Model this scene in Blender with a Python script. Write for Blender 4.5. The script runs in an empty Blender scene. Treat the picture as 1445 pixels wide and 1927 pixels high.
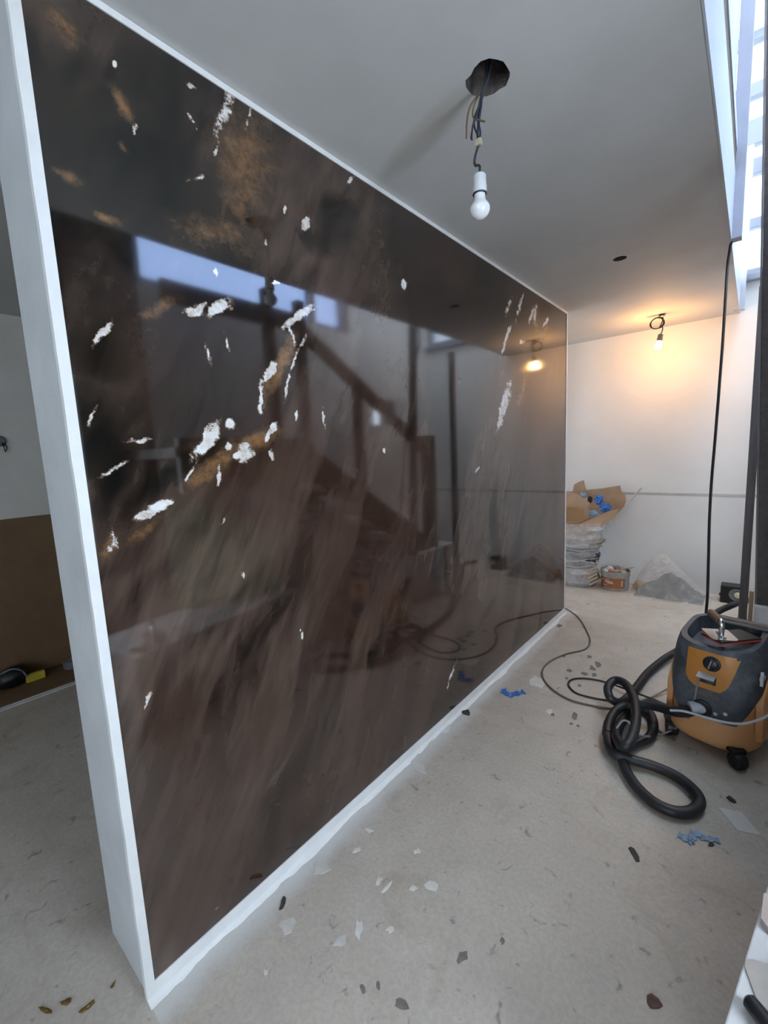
import bpy, bmesh, math, random
import numpy as np
from mathutils import Vector, Matrix, noise as mnoise
random.seed(7)
C = bpy.context.scene.collection
scene = bpy.context.scene

# ------------------------------------------------------------------ camera
FPX = 823.89
CAM = (1.1936, 0.0, 1.46)
RX = (0.76745208, 0.63945785, -0.04594525)      # camera right in world
DN = (0.0502786, -0.13147731, -0.99004332)      # camera down
FW = (-0.63913173, 0.75750074, -0.13305358)     # camera forward
cam_d = bpy.data.cameras.new('camera')
cam_d.sensor_fit = 'VERTICAL'
cam_d.sensor_height = 36.0
cam_d.lens = 36.0 * FPX / 1927.0
cam_d.clip_start = 0.02
cam = bpy.data.objects.new('camera', cam_d)
cam.matrix_world = Matrix(((RX[0], -DN[0], -FW[0], CAM[0]),
                           (RX[1], -DN[1], -FW[1], CAM[1]),
                           (RX[2], -DN[2], -FW[2], CAM[2]),
                           (0, 0, 0, 1)))
C.objects.link(cam)
scene.camera = cam

# ------------------------------------------------------------------ light
SKY = 11.0
EXPOSURE = 0.46
scene.view_settings.view_transform = 'Standard'
scene.view_settings.look = 'None'
scene.view_settings.exposure = EXPOSURE
scene.view_settings.gamma = 1.0
scene.view_settings.use_curve_mapping = False
world = bpy.data.worlds.new('overcast_sky')
world.use_nodes = True
scene.world = world
bg = world.node_tree.nodes['Background']
bg.inputs['Color'].default_value = (0.76, 0.875, 1.0, 1)
bg.inputs['Strength'].default_value = SKY
scene.cycles.max_bounces = 8
scene.cycles.diffuse_bounces = 4
scene.cycles.glossy_bounces = 3
scene.cycles.transparent_max_bounces = 12
scene.cycles.sample_clamp_indirect = 6.0
scene.cycles.use_denoising = True
scene.cycles.use_adaptive_sampling = True
scene.cycles.adaptive_threshold = 0.05
scene.cycles.adaptive_min_samples = 16

def portal(name, loc, rot, sx, sy):              # helps sampling of the sky through a window opening
    l = bpy.data.lights.new(name, 'AREA')
    l.shape = 'RECTANGLE'; l.size = sx; l.size_y = sy
    l.cycles.is_portal = True
    o = bpy.data.objects.new(name, l)
    o.location = loc; o.rotation_euler = rot
    C.objects.link(o)
    return o
PI = math.pi
ZC = 2.51      # ceiling height
YF = 5.02      # far wall
XE = 1.043     # edge of the low ceiling (stair void beyond)
XR = 2.25      # right wall of the stair void
XL = -2.74     # left wall
YB = -3.0      # back wall
ZR = 5.0       # roof over the void
portal('window_portal_far', (1.45, YF + 0.06, 3.72), (PI / 2, 0, 0), 1.5, 1.85)      # emits towards -y
portal('window_portal_right', (XR + 0.10, 2.55, 2.98), (0, PI / 2, 0), 0.45, 2.3)    # emits towards -x
portal('added_side_portal', (XR + 0.10, 0.60, 1.45), (0, PI / 2, 0), 1.4, 0.75)       # unseen added side window, emits towards -x
portal('window_portal_left', (XL - 0.10, 4.25, 1.40), (0, -PI / 2, 0), 1.4, 0.6)       # emits towards +x
portal('added_rooflight_portal', (1.69, 3.30, ZR + 0.10), (0, 0, 0), 0.98, 3.1)              # unseen added rooflight, emits downwards
portal('window_portal_back', (1.70, YB - 0.06, 1.50), (-PI / 2, 0, 0), 1.0, 1.8)      # emits towards +y


# ------------------------------------------------------------------ measured layout, metres
# marble patches on the slab face: centre along the wall, centre height, half length, half width, angle
MARBLE_WHITE = [[0.463, 2.376, 0.08, 0.016, -2.014, 0.6], [0.424, 2.266, 0.043, 0.005, -2.138, 0.6], [0.356, 2.163, 0.031, 0.004, -2.419, 0.6], [0.541, 2.4, 0.04, 0.005, -1.917, 0.6], [0.348, 2.305, 0.028, 0.007, -0.895, 0.6], [0.36, 2.396, 0.01, 0.007, -0.472, 1.0], [0.167, 2.328, 0.009, 0.004, -1.512, 1.0], [0.196, 2.221, 0.008, 0.004, -2.071, 1.0], [0.726, 2.182, 0.029, 0.011, -1.988, 1.0], [0.561, 2.067, 0.012, 0.005, -1.906, 1.0], [0.644, 2.195, 0.02, 0.004, -2.02, 1.0], [0.969, 2.409, 0.026, 0.007, -2.36, 1.0], [0.306, 1.835, 0.04, 0.011, 0.468, 1.0], [0.388, 1.849, 0.046, 0.012, 0.456, 1.0], [0.392, 1.934, 0.009, 0.005, -1.674, 1.0], [0.585, 1.959, 0.017, 0.004, 0.082, 1.0], [0.08, 1.717, 0.037, 0.006, 0.9, 1.0], [0.335, 1.709, 0.028, 0.007, -1.405, 0.6], [0.414, 1.756, 0.023, 0.006, -1.39, 0.6], [0.679, 1.869, 0.068, 0.013, -2.46, 1.0], [0.653, 1.806, 0.043, 0.006, -1.311, 1.0], [0.646, 1.707, 0.108, 0.007, -2.097, 0.6], [0.545, 1.679, 0.062, 0.011, -2.19, 1.0], [0.512, 1.598, 0.03, 0.008, -1.425, 1.0], [0.499, 1.57, 0.02, 0.007, -1.796, 1.0], [0.317, 1.476, 0.069, 0.021, -2.237, 1.0], [0.398, 1.512, 0.019, 0.012, -0.887, 1.0], [0.52, 1.492, 0.037, 0.01, -2.444, 1.0], [0.54, 1.491, 0.022, 0.008, -2.81, 1.0], [0.434, 1.427, 0.032, 0.019, 0.149, 1.0], [0.401, 1.416, 0.013, 0.009, -0.038, 1.0], [0.383, 1.445, 0.013, 0.008, -1.673, 1.0], [0.536, 1.424, 0.018, 0.006, -1.44, 1.0], [0.335, 1.372, 0.027, 0.007, -1.863, 1.0], [0.259, 1.377, 0.03, 0.004, -2.144, 1.0], [0.146, 1.295, 0.04, 0.011, 0.397, 1.0], [0.052, 1.226, 0.024, 0.005, -1.626, 0.6], [0.033, 1.206, 0.014, 0.006, 0.548, 0.6], [0.056, 1.393, 0.044, 0.004, -2.71, 0.6], [0.133, 1.474, 0.033, 0.005, 0.298, 0.6], [0.025, 1.52, 0.023, 0.004, 1.197, 1.0], [0.07, 0.779, 0.015, 0.005, 1.065, 1.0], [0.332, 1.248, 0.021, 0.004, -2.35, 0.6], [0.38, 1.052, 0.017, 0.007, -1.593, 0.6], [0.59, 0.786, 0.015, 0.004, -1.246, 1.0], [0.757, 1.548, 0.033, 0.006, -1.566, 1.0], [0.638, 1.558, 0.026, 0.006, -1.508, 1.0], [2.266, 1.658, 0.163, 0.041, -2.161, 1.0], [2.354, 2.273, 0.081, 0.023, -2.154, 0.6], [2.524, 2.293, 0.12, 0.016, -2.113, 0.6], [2.72, 2.302, 0.098, 0.02, -2.229, 0.6], [2.98, 2.286, 0.063, 0.016, -2.367, 1.0], [2.305, 2.067, 0.117, 0.014, -2.239, 1.0], [1.279, 2.135, 0.02, 0.014, -0.847, 1.0], [1.576, 0.193, 0.08, 0.018, -2.224, 0.6], [0.177, 0.06, 0.015, 0.004, 3.126, 1.0], [1.092, 1.427, 0.013, 0.008, -1.149, 1.0], [1.915, 1.298, 0.035, 0.009, 0.636, 1.0], [2.786, 2.322, 0.071, 0.024, -2.034, 1.0], [2.535, 2.081, 0.056, 0.01, 0.495, 1.0]]  # one small entry paints reflected spots into the stone as a patch
MARBLE_RUST = [[0.518, 2.252, 0.206, 0.093, -1.993, 0.85], [0.405, 2.054, 0.153, 0.065, 0.257, 0.8], [0.069, 2.363, 0.046, 0.033, -0.986, 1.0], [0.182, 2.262, 0.036, 0.02, -1.093, 1.0], [0.047, 2.05, 0.035, 0.014, -0.185, 1.0], [0.116, 1.993, 0.027, 0.013, -0.025, 1.0], [0.17, 2.165, 0.016, 0.01, -0.78, 1.0], [0.578, 1.706, 0.138, 0.031, -2.129, 1.5], [0.322, 1.397, 0.11, 0.031, -2.485, 1.4], [0.476, 1.463, 0.11, 0.029, -2.825, 1.4], [0.219, 1.802, 0.07, 0.015, -2.494, 1.0], [0.106, 1.24, 0.053, 0.023, -2.722, 1.0], [0.028, 1.214, 0.051, 0.019, -2.291, 1.0], [2.788, 2.267, 0.184, 0.106, -0.846, 1.0], [2.99, 2.244, 0.15, 0.096, -1.893, 1.0], [1.137, 0.732, 0.135, 0.093, -1.5, 0.3], [2.579, 1.819, 0.236, 0.068, -2.366, 1.0], [1.14, 2.181, 0.33, 0.159, -1.489, 0.3]]
MARBLE_BLACK = [[0.241, 2.19, 0.183, 0.157, -0.425, 1.0], [0.071, 2.204, 0.158, 0.075, -1.452, 1.0], [0.164, 2.006, 0.116, 0.063, 0.494, 1.0], [0.3, 2.392, 0.095, 0.102, -0.641, 1.0], [0.833, 2.259, 0.205, 0.069, -2.588, 1.0], [2.111, 2.285, 0.345, 0.232, -0.64, 1.0], [2.647, 2.274, 0.192, 0.125, -0.866, 1.0], [0.088, 1.452, 0.168, 0.082, -1.239, 1.0], [0.325, 1.65, 0.222, 0.104, 0.847, 1.0], [0.051, 1.689, 0.096, 0.053, -1.41, 1.0], [0.268, 1.433, 0.131, 0.044, 0.905, 1.0], [1.597, 1.541, 0.378, 0.142, -1.439, 1.0], [1.701, 1.41, 0.376, 0.14, -2.245, 1.0], [2.116, 0.919, 0.303, 0.059, -1.738, 1.0], [1.627, 0.193, 0.204, 0.081, 1.127, 1.0], [0.957, 0.559, 0.071, 0.029, 1.189, 1.0], [1.999, 0.417, 0.176, 0.024, -2.67, 1.0], [0.68, 2.194, 0.074, 0.051, 2.078, 1.0], [0.006, 2.258, 0.072, 0.026, -1.693, 1.0]]
HOSE = [[1.035, 2.347, 0.203], [1.009, 2.348, 0.185], [0.958, 2.371, 0.16], [0.886, 2.423, 0.13], [0.814, 2.435, 0.11], [0.745, 2.414, 0.09], [0.711, 2.337, 0.075], [0.712, 2.213, 0.06], [0.742, 2.104, 0.05], [0.785, 2.053, 0.045], [0.847, 2.071, 0.035], [0.927, 2.088, 0.03], [1.017, 2.077, 0.028], [1.083, 2.023, 0.028], [1.102, 1.962, 0.028], [1.08, 1.897, 0.028], [1.029, 1.858, 0.028], [0.961, 1.863, 0.028], [0.887, 1.92, 0.028], [0.83, 2.007, 0.028], [0.8, 2.111, 0.03], [0.833, 2.205, 0.03], [0.878, 2.296, 0.03], [0.878, 2.415, 0.03], [0.844, 2.519, 0.03], [0.791, 2.504, 0.04], [0.756, 2.325, 0.06], [0.769, 2.125, 0.09], [0.82, 2.035, 0.11], [0.838, 2.104, 0.13], [0.829, 2.234, 0.15], [0.793, 2.384, 0.16], [0.731, 2.511, 0.16], [0.672, 2.546, 0.15], [0.649, 2.484, 0.13], [0.671, 2.433, 0.1], [0.709, 2.465, 0.07], [0.73, 2.585, 0.05], [0.745, 2.768, 0.04], [0.765, 2.984, 0.035], [0.818, 3.223, 0.04], [0.886, 3.397, 0.06], [0.931, 3.534, 0.1], [0.992, 3.692, 0.16], [1.056, 3.878, 0.2], [1.127, 4.016, 0.22], [1.192, 4.235, 0.2], [1.267, 4.545, 0.14]]
CABLE_A = [[-0.088, 3.926, 0.006], [-0.012, 3.894, 0.006], [0.131, 3.745, 0.006], [0.277, 3.471, 0.006], [0.34, 3.304, 0.006], [0.344, 3.158, 0.006], [0.261, 3.011, 0.006], [0.213, 2.862, 0.006], [0.206, 2.722, 0.006], [0.252, 2.596, 0.006], [0.344, 2.501, 0.006], [0.452, 2.451, 0.006], [0.551, 2.456, 0.006], [0.654, 2.485, 0.006], [0.76, 2.542, 0.006], [0.852, 2.514, 0.006], [0.901, 2.422, 0.006], [0.973, 2.387, 0.006]]
CABLE_B = [[0.919, 2.685, 0.01], [0.85, 2.692, 0.02], [0.758, 2.693, 0.03], [0.673, 2.71, 0.03], [0.574, 2.767, 0.006], [0.472, 2.75, 0.006], [0.403, 2.693, 0.006], [0.399, 2.613, 0.006], [0.459, 2.546, 0.006], [0.542, 2.542, 0.006], [0.635, 2.568, 0.006], [0.746, 2.62, 0.006], [0.827, 2.676, 0.02], [0.91, 2.679, 0.01]]
CABLE_C = [[1.063, 2.366, 0.37], [1.056, 2.36, 0.36], [1.048, 2.36, 0.3], [1.038, 2.357, 0.21], [1.026, 2.376, 0.15], [0.979, 2.416, 0.06], [0.919, 2.374, 0.02], [0.87, 2.247, 0.06], [0.834, 2.152, 0.12], [0.812, 2.17, 0.15], [0.785, 2.171, 0.15], [0.765, 2.141, 0.12]]
CABLE_D = [[0.955, 2.315, 0.191], [1.013, 2.31, 0.209], [1.094, 2.298, 0.215], [1.152, 2.288, 0.222], [1.215, 2.275, 0.244], [1.266, 2.285, 0.275], [1.305, 2.335, 0.291], [1.335, 2.42, 0.311]]
CABLE_E = [[0.966, 2.872, 0.08], [0.92, 2.883, 0.05], [0.86, 2.807, 0.02], [0.819, 2.73, 0.01], [0.779, 2.653, 0.008], [0.77, 2.556, 0.006], [0.758, 2.486, 0.006]]
FLAKES_DARK = [[1.197, 2.096, 0.033, -0.013, -0.007, -0.032], [1.15, 1.801, 0.019, 0.025, 0.004, -0.018], [0.941, 1.595, 0.036, -0.037, -0.013, -0.031], [0.036, 2.004, 0.068, 0.002, 0.018, -0.057], [1.065, 1.15, 0.042, -0.008, -0.013, -0.036], [0.075, 0.713, -0.022, 0.036, 0.016, 0.006], [0.523, 2.318, 0.034, -0.048, -0.014, -0.043], [0.62, 0.94, 0.009, 0.055, 0.03, -0.001], [0.453, 2.649, 0.027, -0.004, 0.004, -0.032], [0.46, 2.913, 0.053, -0.032, 0.002, -0.066], [0.439, 2.813, 0.042, 0.009, 0.01, -0.05], [0.473, 2.992, 0.054, -0.055, -0.003, -0.071], [0.345, 2.798, 0.043, 0.009, 0.01, -0.044], [0.363, 2.695, 0.027, -0.013, 0.002, -0.033], [0.491, 2.833, 0.028, 0.036, 0.016, -0.046], [0.055, 3.493, 0.038, 0.025, 0.021, -0.065], [0.531, 2.237, 0.018, 0.013, 0.007, -0.023], [0.565, 2.239, 0.015, 0.011, 0.007, -0.023], [0.473, 0.736, 0.01, 0.008, 0.017, -0.02], [0.442, 0.705, 0.009, 0.009, 0.023, -0.018], [0.548, 0.743, 0.039, 0.009, 0.001, -0.022], [0.253, 2.981, 0.027, 0.018, 0.01, -0.032], [0.396, 3.069, 0.032, 0.006, 0.01, -0.05], [0.692, 1.05, 0.012, 0.006, 0.006, -0.024], [0.426, 2.26, 0.022, -0.001, 0.005, -0.031]]
FLAKES_PALE = [[0.081, 0.878, -0.026, 0.048, 0.078, 0.025], [0.197, 0.561, 0.012, 0.009, 0.011, -0.008], [0.331, 0.808, 0.018, 0.014, 0.042, -0.045], [0.433, 1.06, 0.044, 0.013, 0.008, -0.033], [0.389, 1.016, 0.02, 0.015, 0.013, -0.018], [0.279, 0.965, -0.006, 0.032, 0.019, 0.002], [0.315, 0.965, 0.001, 0.047, 0.015, -0.001], [0.138, 1.006, 0.017, 0.03, 0.016, -0.009], [0.143, 0.678, 0.033, 0.052, 0.05, -0.017], [0.318, 1.137, 0.01, 0.027, 0.019, -0.009], [0.235, 2.534, 0.121, -0.033, 0.02, -0.127], [0.009, 1.814, 0.023, 0.1, 0.071, -0.055], [0.115, 1.099, 0.031, 0.015, 0.013, -0.02], [0.307, 0.751, 0.006, 0.052, 0.033, -0.001], [0.409, 0.868, 0.014, 0.022, 0.016, -0.009], [0.049, 1.519, 0.019, 0.072, 0.13, -0.082], [0.404, 2.275, 0.033, 0.023, 0.017, -0.049]]
CARD_A = [[-0.367, 0.923], [-0.284, 0.954], [-0.273, 1.029], [-0.225, 1.058], [-0.176, 1.076], [-0.159, 1.014], [-0.143, 0.974], [0.023, 0.994], [0.176, 1.023], [0.187, 0.969], [0.222, 0.938], [0.233, 0.857], [0.211, 0.785], [0.154, 0.706], [0.055, 0.627], [-0.153, 0.584], [-0.376, 0.598]]
CARD_B = [[-0.365, 0.954], [-0.239, 0.951], [-0.175, 0.924], [-0.101, 0.899], [-0.075, 0.855], [-0.094, 0.793], [-0.058, 0.756], [-0.088, 0.693], [-0.198, 0.635], [-0.362, 0.619]]
CARD_C = [[-0.344, 0.801], [-0.236, 0.811], [-0.114, 0.795], [-0.113, 0.684], [-0.181, 0.657], [-0.261, 0.663], [-0.343, 0.635]]
CARD_D = [[-0.33, 0.607], [-0.143, 0.643], [0.009, 0.73], [0.13, 0.79], [0.215, 0.815], [0.202, 0.751], [0.146, 0.695], [0.06, 0.625], [-0.142, 0.565], [-0.329, 0.562]]
ROD0 = [0.121, 4.86, 0.653]
ROD1 = [0.362, 4.98, 1.0]
BLUE0 = [0.016, 4.8, 0.891]
BLUE1 = [0.082, 4.78, 0.815]
BLUE2 = [-0.017, 4.76, 0.747]
BLUE3 = [-0.138, 4.82, 0.929]
BLACK0 = [-0.075, 4.82, 0.886]
SCRAP1 = [0.155, 2.322, 0.0]
SCRAP2 = [1.098, 1.798, 0.0]
SCRAP_CARD = [1.221, 1.985, -0.0]
GOLD1 = [-0.202, 0.137, 0.0]
GOLD2 = [-0.181, 0.18, 0.0]
GOLD3 = [-0.122, 0.211, 0.0]
GOLD4 = [-0.12, 0.271, 0.0]
HANG = [[1.047, 3.228, 2.518], [1.043, 3.226, 2.49], [1.036, 3.22, 2.397], [1.038, 3.15, 2.214], [1.04, 3.08, 1.98], [1.039, 3.02, 1.752], [1.037, 2.95, 1.471], [1.034, 2.9, 1.248], [1.035, 2.87, 1.052], [1.041, 2.85, 0.826], [1.046, 2.84, 0.623], [1.045, 2.83, 0.483], [1.064, 2.8, 0.402]]

# ------------------------------------------------------------------ materials
def nt(name):
    m = bpy.data.materials.new(name); m.use_nodes = True
    t = m.node_tree
    return m, t, t.nodes['Principled BSDF']
def node(t, typ, **kw):
    n = t.nodes.new(typ)
    for k, v in kw.items():
        if k.startswith('i_'): n.inputs[k[2:]].default_value = v
        elif k.startswith('n_'): n.inputs[int(k[2:])].default_value = v
        else: setattr(n, k, v)
    return n
def ramp(t, src, stops, interp='LINEAR'):
    r = t.nodes.new('ShaderNodeValToRGB'); r.color_ramp.interpolation = interp
    el = r.color_ramp.elements
    while len(el) < len(stops): el.new(0.5)
    for e, (p, c) in zip(el, stops):
        e.position = p; e.color = (c, c, c, 1) if isinstance(c, (int, float)) else (*c, 1)
    t.links.new(src, r.inputs['Fac'])
    return r.outputs['Color']
def mix(t, fac, a, b, blend='MIX'):
    n = t.nodes.new('ShaderNodeMix'); n.data_type = 'RGBA'; n.blend_type = blend
    for s, v in (('Factor', fac), ('A', a), ('B', b)):
        sock = [i for i in n.inputs if i.name == s and i.type == ('VALUE' if s == 'Factor' else 'RGBA')][0]
        if hasattr(v, 'links') or isinstance(v, bpy.types.NodeSocket): t.links.new(v, sock)
        elif isinstance(v, (int, float)): sock.default_value = v
        else: sock.default_value = (*v, 1)
    return [o for o in n.outputs if o.type == 'RGBA'][0]
def math_n(t, op, a, b=0.0, clamp=False):
    n = t.nodes.new('ShaderNodeMath'); n.operation = op; n.use_clamp = clamp
    for i, v in enumerate((a, b)):
        if isinstance(v, bpy.types.NodeSocket): t.links.new(v, n.inputs[i])
        else: n.inputs[i].default_value = v
    return n.outputs[0]
def noise_n(t, vec, scale, detail=4, rough=0.55, dist=0.0):
    n = t.nodes.new('ShaderNodeTexNoise')
    n.inputs['Scale'].default_value = scale; n.inputs['Detail'].default_value = detail
    n.inputs['Roughness'].default_value = rough; n.inputs['Distortion'].default_value = dist
    if vec is not None: t.links.new(vec, n.inputs['Vector'])
    return n
def mat(name, col, rough=0.6, metal=0.0, var=0.12, scale=9.0, bump=0.0, bscale=60.0, spec=0.5, col2=None, **kw):
    """plain painted / raw surface: colour with cloudy variation and a fine relief"""
    m, t, b = nt(name)
    tc = t.nodes.new('ShaderNodeTexCoord')
    n = noise_n(t, tc.outputs['Object'], scale, 5, 0.6)
    c2 = col2 or tuple(max(0, c * (1 - var)) for c in col)
    c1 = col if col2 else tuple(min(1, c * (1 + var * 0.6)) for c in col)
    cc = mix(t, ramp(t, n.outputs['Fac'], [(0.3, 0), (0.7, 1)]), c2, c1)
    t.links.new(cc, b.inputs['Base Color'])
    b.inputs['Roughness'].default_value = rough
    b.inputs['Metallic'].default_value = metal
    b.inputs['Specular IOR Level'].default_value = spec
    if bump:
        n2 = noise_n(t, tc.outputs['Object'], bscale, 3, 0.6)
        bp = node(t, 'ShaderNodeBump', i_Strength=bump, i_Distance=0.01)
        t.links.new(n2.outputs['Fac'], bp.inputs['Height'])
        t.links.new(bp.outputs['Normal'], b.inputs['Normal'])
    for k, v in kw.items(): b.inputs[k.replace('_', ' ')].default_value = v
    return m
def emit(name, col, strength):
    m, t, b = nt(name)
    b.inputs['Base Color'].default_value = (*col, 1)
    b.inputs['Emission Color'].default_value = (*col, 1)
    b.inputs['Emission Strength'].default_value = strength
    return m
def film(name, col, opac, rough=0.18):
    """thin plastic film: partly see-through, glossy"""
    m, t, b = nt(name)
    tc = t.nodes.new('ShaderNodeTexCoord')
    n = noise_n(t, tc.outputs['Object'], 14.0, 4, 0.6, 0.6)
    b.inputs['Base Color'].default_value = (*col, 1)
    b.inputs['Roughness'].default_value = rough
    t.links.new(ramp(t, n.outputs['Fac'], [(0.35, opac * 0.75), (0.68, min(1, opac * 1.3))]), b.inputs['Alpha'])
    bp = node(t, 'ShaderNodeBump', i_Strength=0.2, i_Distance=0.02)
    n2 = noise_n(t, tc.outputs['Object'], 16.0, 2, 0.5, 1.0)
    t.links.new(n2.outputs['Fac'], bp.inputs['Height']); t.links.new(bp.outputs['Normal'], b.inputs['Normal'])
    return m

def marble_material():
    """brown marble; the large veins come as mesh attributes (see marble_panel), grain and edges from nodes"""
    m, t, b = nt('brown_marble')
    L = t.links
    tc = t.nodes.new('ShaderNodeTexCoord')
    sep = t.nodes.new('ShaderNodeSeparateXYZ'); L.new(tc.outputs['Object'], sep.inputs[0])
    cmb = t.nodes.new('ShaderNodeCombineXYZ'); L.new(sep.outputs['Y'], cmb.inputs['X']); L.new(sep.outputs['Z'], cmb.inputs['Y'])
    uv = cmb.outputs[0]
    a1 = node(t, 'ShaderNodeAttribute', attribute_name='veins'); s1 = t.nodes.new('ShaderNodeSeparateColor'); L.new(a1.outputs['Color'], s1.inputs[0])
    a2 = node(t, 'ShaderNodeAttribute', attribute_name='flow'); s2 = t.nodes.new('ShaderNodeSeparateColor'); L.new(a2.outputs['Color'], s2.inputs[0])
    W, R, K = s1.outputs[0], s1.outputs[1], s1.outputs[2]
    flow, cloud, upper = s2.outputs[0], s2.outputs[1], s2.outputs[2]
    mp = node(t, 'ShaderNodeMapping', vector_type='TEXTURE')
    mp.inputs['Rotation'].default_value = (0, 0, math.radians(64)); mp.inputs['Scale'].default_value = (1.0, 0.20, 1)
    L.new(uv, mp.inputs['Vector'])
    sn = noise_n(t, mp.outputs[0], 4.2, 3, 0.55, 0.5)
    st_, st2 = sn.outputs['Fac'], sn.outputs['Color']
    fn = noise_n(t, uv, 24.0, 5, 0.78, 0.15)
    fine = fn.outputs['Fac']
    fs = t.nodes.new('ShaderNodeSeparateColor'); L.new(fn.outputs['Color'], fs.inputs[0])
    base = mix(t, ramp(t, math_n(t, 'ADD', math_n(t, 'MULTIPLY', flow, 0.78), math_n(t, 'MULTIPLY', st_, 0.22)), [(0.30, 0), (0.70, 1)]), MB_DARK, MB_LIGHT)
    base = mix(t, ramp(t, st_, [(0.48, 0), (0.85, 0.42)]), base, MB_STREAK)
    base = mix(t, ramp(t, st_, [(0.20, 0.5), (0.45, 0)]), base, MB_DEEP)
    base = mix(t, ramp(t, cloud, [(0.48, 0), (0.75, 0.6)]), base, MB_RED)
    base = mix(t, math_n(t, 'MULTIPLY', upper, ramp(t, fine, [(0.3, 1.0), (0.75, 0.55)])), base, (0.0085, 0.0080, 0.0066))
    jit = math_n(t, 'SUBTRACT', fine, 0.5)
    km = math_n(t, 'ADD', K, math_n(t, 'MULTIPLY', jit, 0.5))
    base = mix(t, ramp(t, km, [(0.02, 0), (0.70, 0.92)], 'EASE'), base, mix(t, ramp(t, math_n(t, 'MULTIPLY', st_, math_n(t, 'ADD', cloud, 0.4)), [(0.30, 0), (0.62, 1)]), (0.0045, 0.0050, 0.0046), (0.024, 0.017, 0.011)))
    rm = math_n(t, 'MULTIPLY', math_n(t, 'ADD', R, math_n(t, 'MULTIPLY', jit, 1.1)), ramp(t, R, [(0.0, 0), (0.12, 1)]))
    rcol = ramp(t, fs.outputs[1], [(0.28, (0.030, 0.018, 0.011)), (0.48, (0.075, 0.047, 0.027)), (0.60, (0.125, 0.078, 0.042)), (0.76, (0.26, 0.17, 0.10))])
    base = mix(t, ramp(t, rm, [(0.03, 0), (0.85, 0.9)], 'EASE'), base, rcol)
    base = mix(t, math_n(t, 'MULTIPLY', ramp(t, rm, [(0.45, 0), (0.95, 0.75)]), ramp(t, fs.outputs[2], [(0.42, 0.15), (0.60, 1)])), base, (0.30, 0.150, 0.062))
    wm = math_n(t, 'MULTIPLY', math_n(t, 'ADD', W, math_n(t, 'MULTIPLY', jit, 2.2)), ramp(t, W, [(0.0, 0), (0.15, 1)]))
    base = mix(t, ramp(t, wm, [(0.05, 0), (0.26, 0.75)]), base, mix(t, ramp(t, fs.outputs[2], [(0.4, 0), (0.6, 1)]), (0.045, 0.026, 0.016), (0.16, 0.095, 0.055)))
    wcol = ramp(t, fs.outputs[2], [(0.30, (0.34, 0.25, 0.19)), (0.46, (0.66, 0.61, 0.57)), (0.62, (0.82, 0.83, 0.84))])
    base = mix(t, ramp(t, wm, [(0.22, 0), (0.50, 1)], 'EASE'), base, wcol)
    L.new(base, b.inputs['Base Color'])
    b.inputs['IOR'].default_value = 1.76
    L.new(ramp(t, cloud, [(0.3, 0.04), (0.7, 0.075)]), b.inputs['Roughness'])
    return m

def floor_material():
    m, t, b = nt('dusty_screed'); L = t.links
    tc = t.nodes.new('ShaderNodeTexCoord'); v = tc.outputs['Object']
    big = noise_n(t, v, 1.1, 5, 0.6, 0.4).outputs['Fac']
    mid = noise_n(t, v, 6.0, 6, 0.65).outputs['Fac']
    fine = noise_n(t, v, 70.0, 4, 0.7).outputs['Fac']
    c = mix(t, ramp(t, big, [(0.32, 0), (0.68, 1)]), (0.51, 0.45, 0.385), (0.635, 0.58, 0.515))
    c = mix(t, ramp(t, mid, [(0.35, 0.0), (0.75, 0.55)]), c, (0.42, 0.38, 0.335))
    c = mix(t, ramp(t, fine, [(0.40, 0.22), (0.6, 0.0)]), c, (0.22, 0.20, 0.18))
    # scattered dark specks and stains
    sp = noise_n(t, v, 19.0, 3, 0.6, 0.8).outputs['Fac']
    c = mix(t, ramp(t, sp, [(0.63, 0), (0.73, 0.65)]), c, (0.15, 0.135, 0.115))
    sp2 = noise_n(t, v, 3.3, 4, 0.7, 1.2).outputs['Fac']
    c = mix(t, ramp(t, sp2, [(0.56, 0), (0.74, 0.55)]), c, (0.33, 0.27, 0.20))
    # pale plaster splashes
    pl = noise_n(t, v, 11.0, 4, 0.65, 1.5).outputs['Fac']
    c = mix(t, ramp(t, pl, [(0.67, 0), (0.71, 0.55)]), c, (0.60, 0.59, 0.57))
    # plaster smeared along the foot of the clad wall
    sep = t.nodes.new('ShaderNodeSeparateXYZ'); L.new(v, sep.inputs[0])
    dx = math_n(t, 'ADD', math_n(t, 'ABSOLUTE', math_n(t, 'SUBTRACT', sep.outputs['X'], 0.03)), math_n(t, 'MULTIPLY', mid, 0.10))
    near = math_n(t, 'MULTIPLY', ramp(t, dx, [(0.075, 0.8), (0.125, 0.0)]), math_n(t, 'MULTIPLY', math_n(t, 'GREATER_THAN', sep.outputs['Y'], 0.32), math_n(t, 'LESS_THAN', sep.outputs['Y'], 3.9)))
    c = mix(t, near, c, (0.62, 0.62, 0.61))
    L.new(c, b.inputs['Base Color'])
    L.new(ramp(t, mid, [(0.3, 0.36), (0.7, 0.58)]), b.inputs['Roughness'])
    bp = node(t, 'ShaderNodeBump', i_Strength=0.25, i_Distance=0.004)
    L.new(math_n(t, 'ADD', math_n(t, 'MULTIPLY', mid, 1.0), math_n(t, 'MULTIPLY', fine, 0.35)), bp.inputs['Height'])
    L.new(bp.outputs['Normal'], b.inputs['Normal'])
    return m

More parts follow.
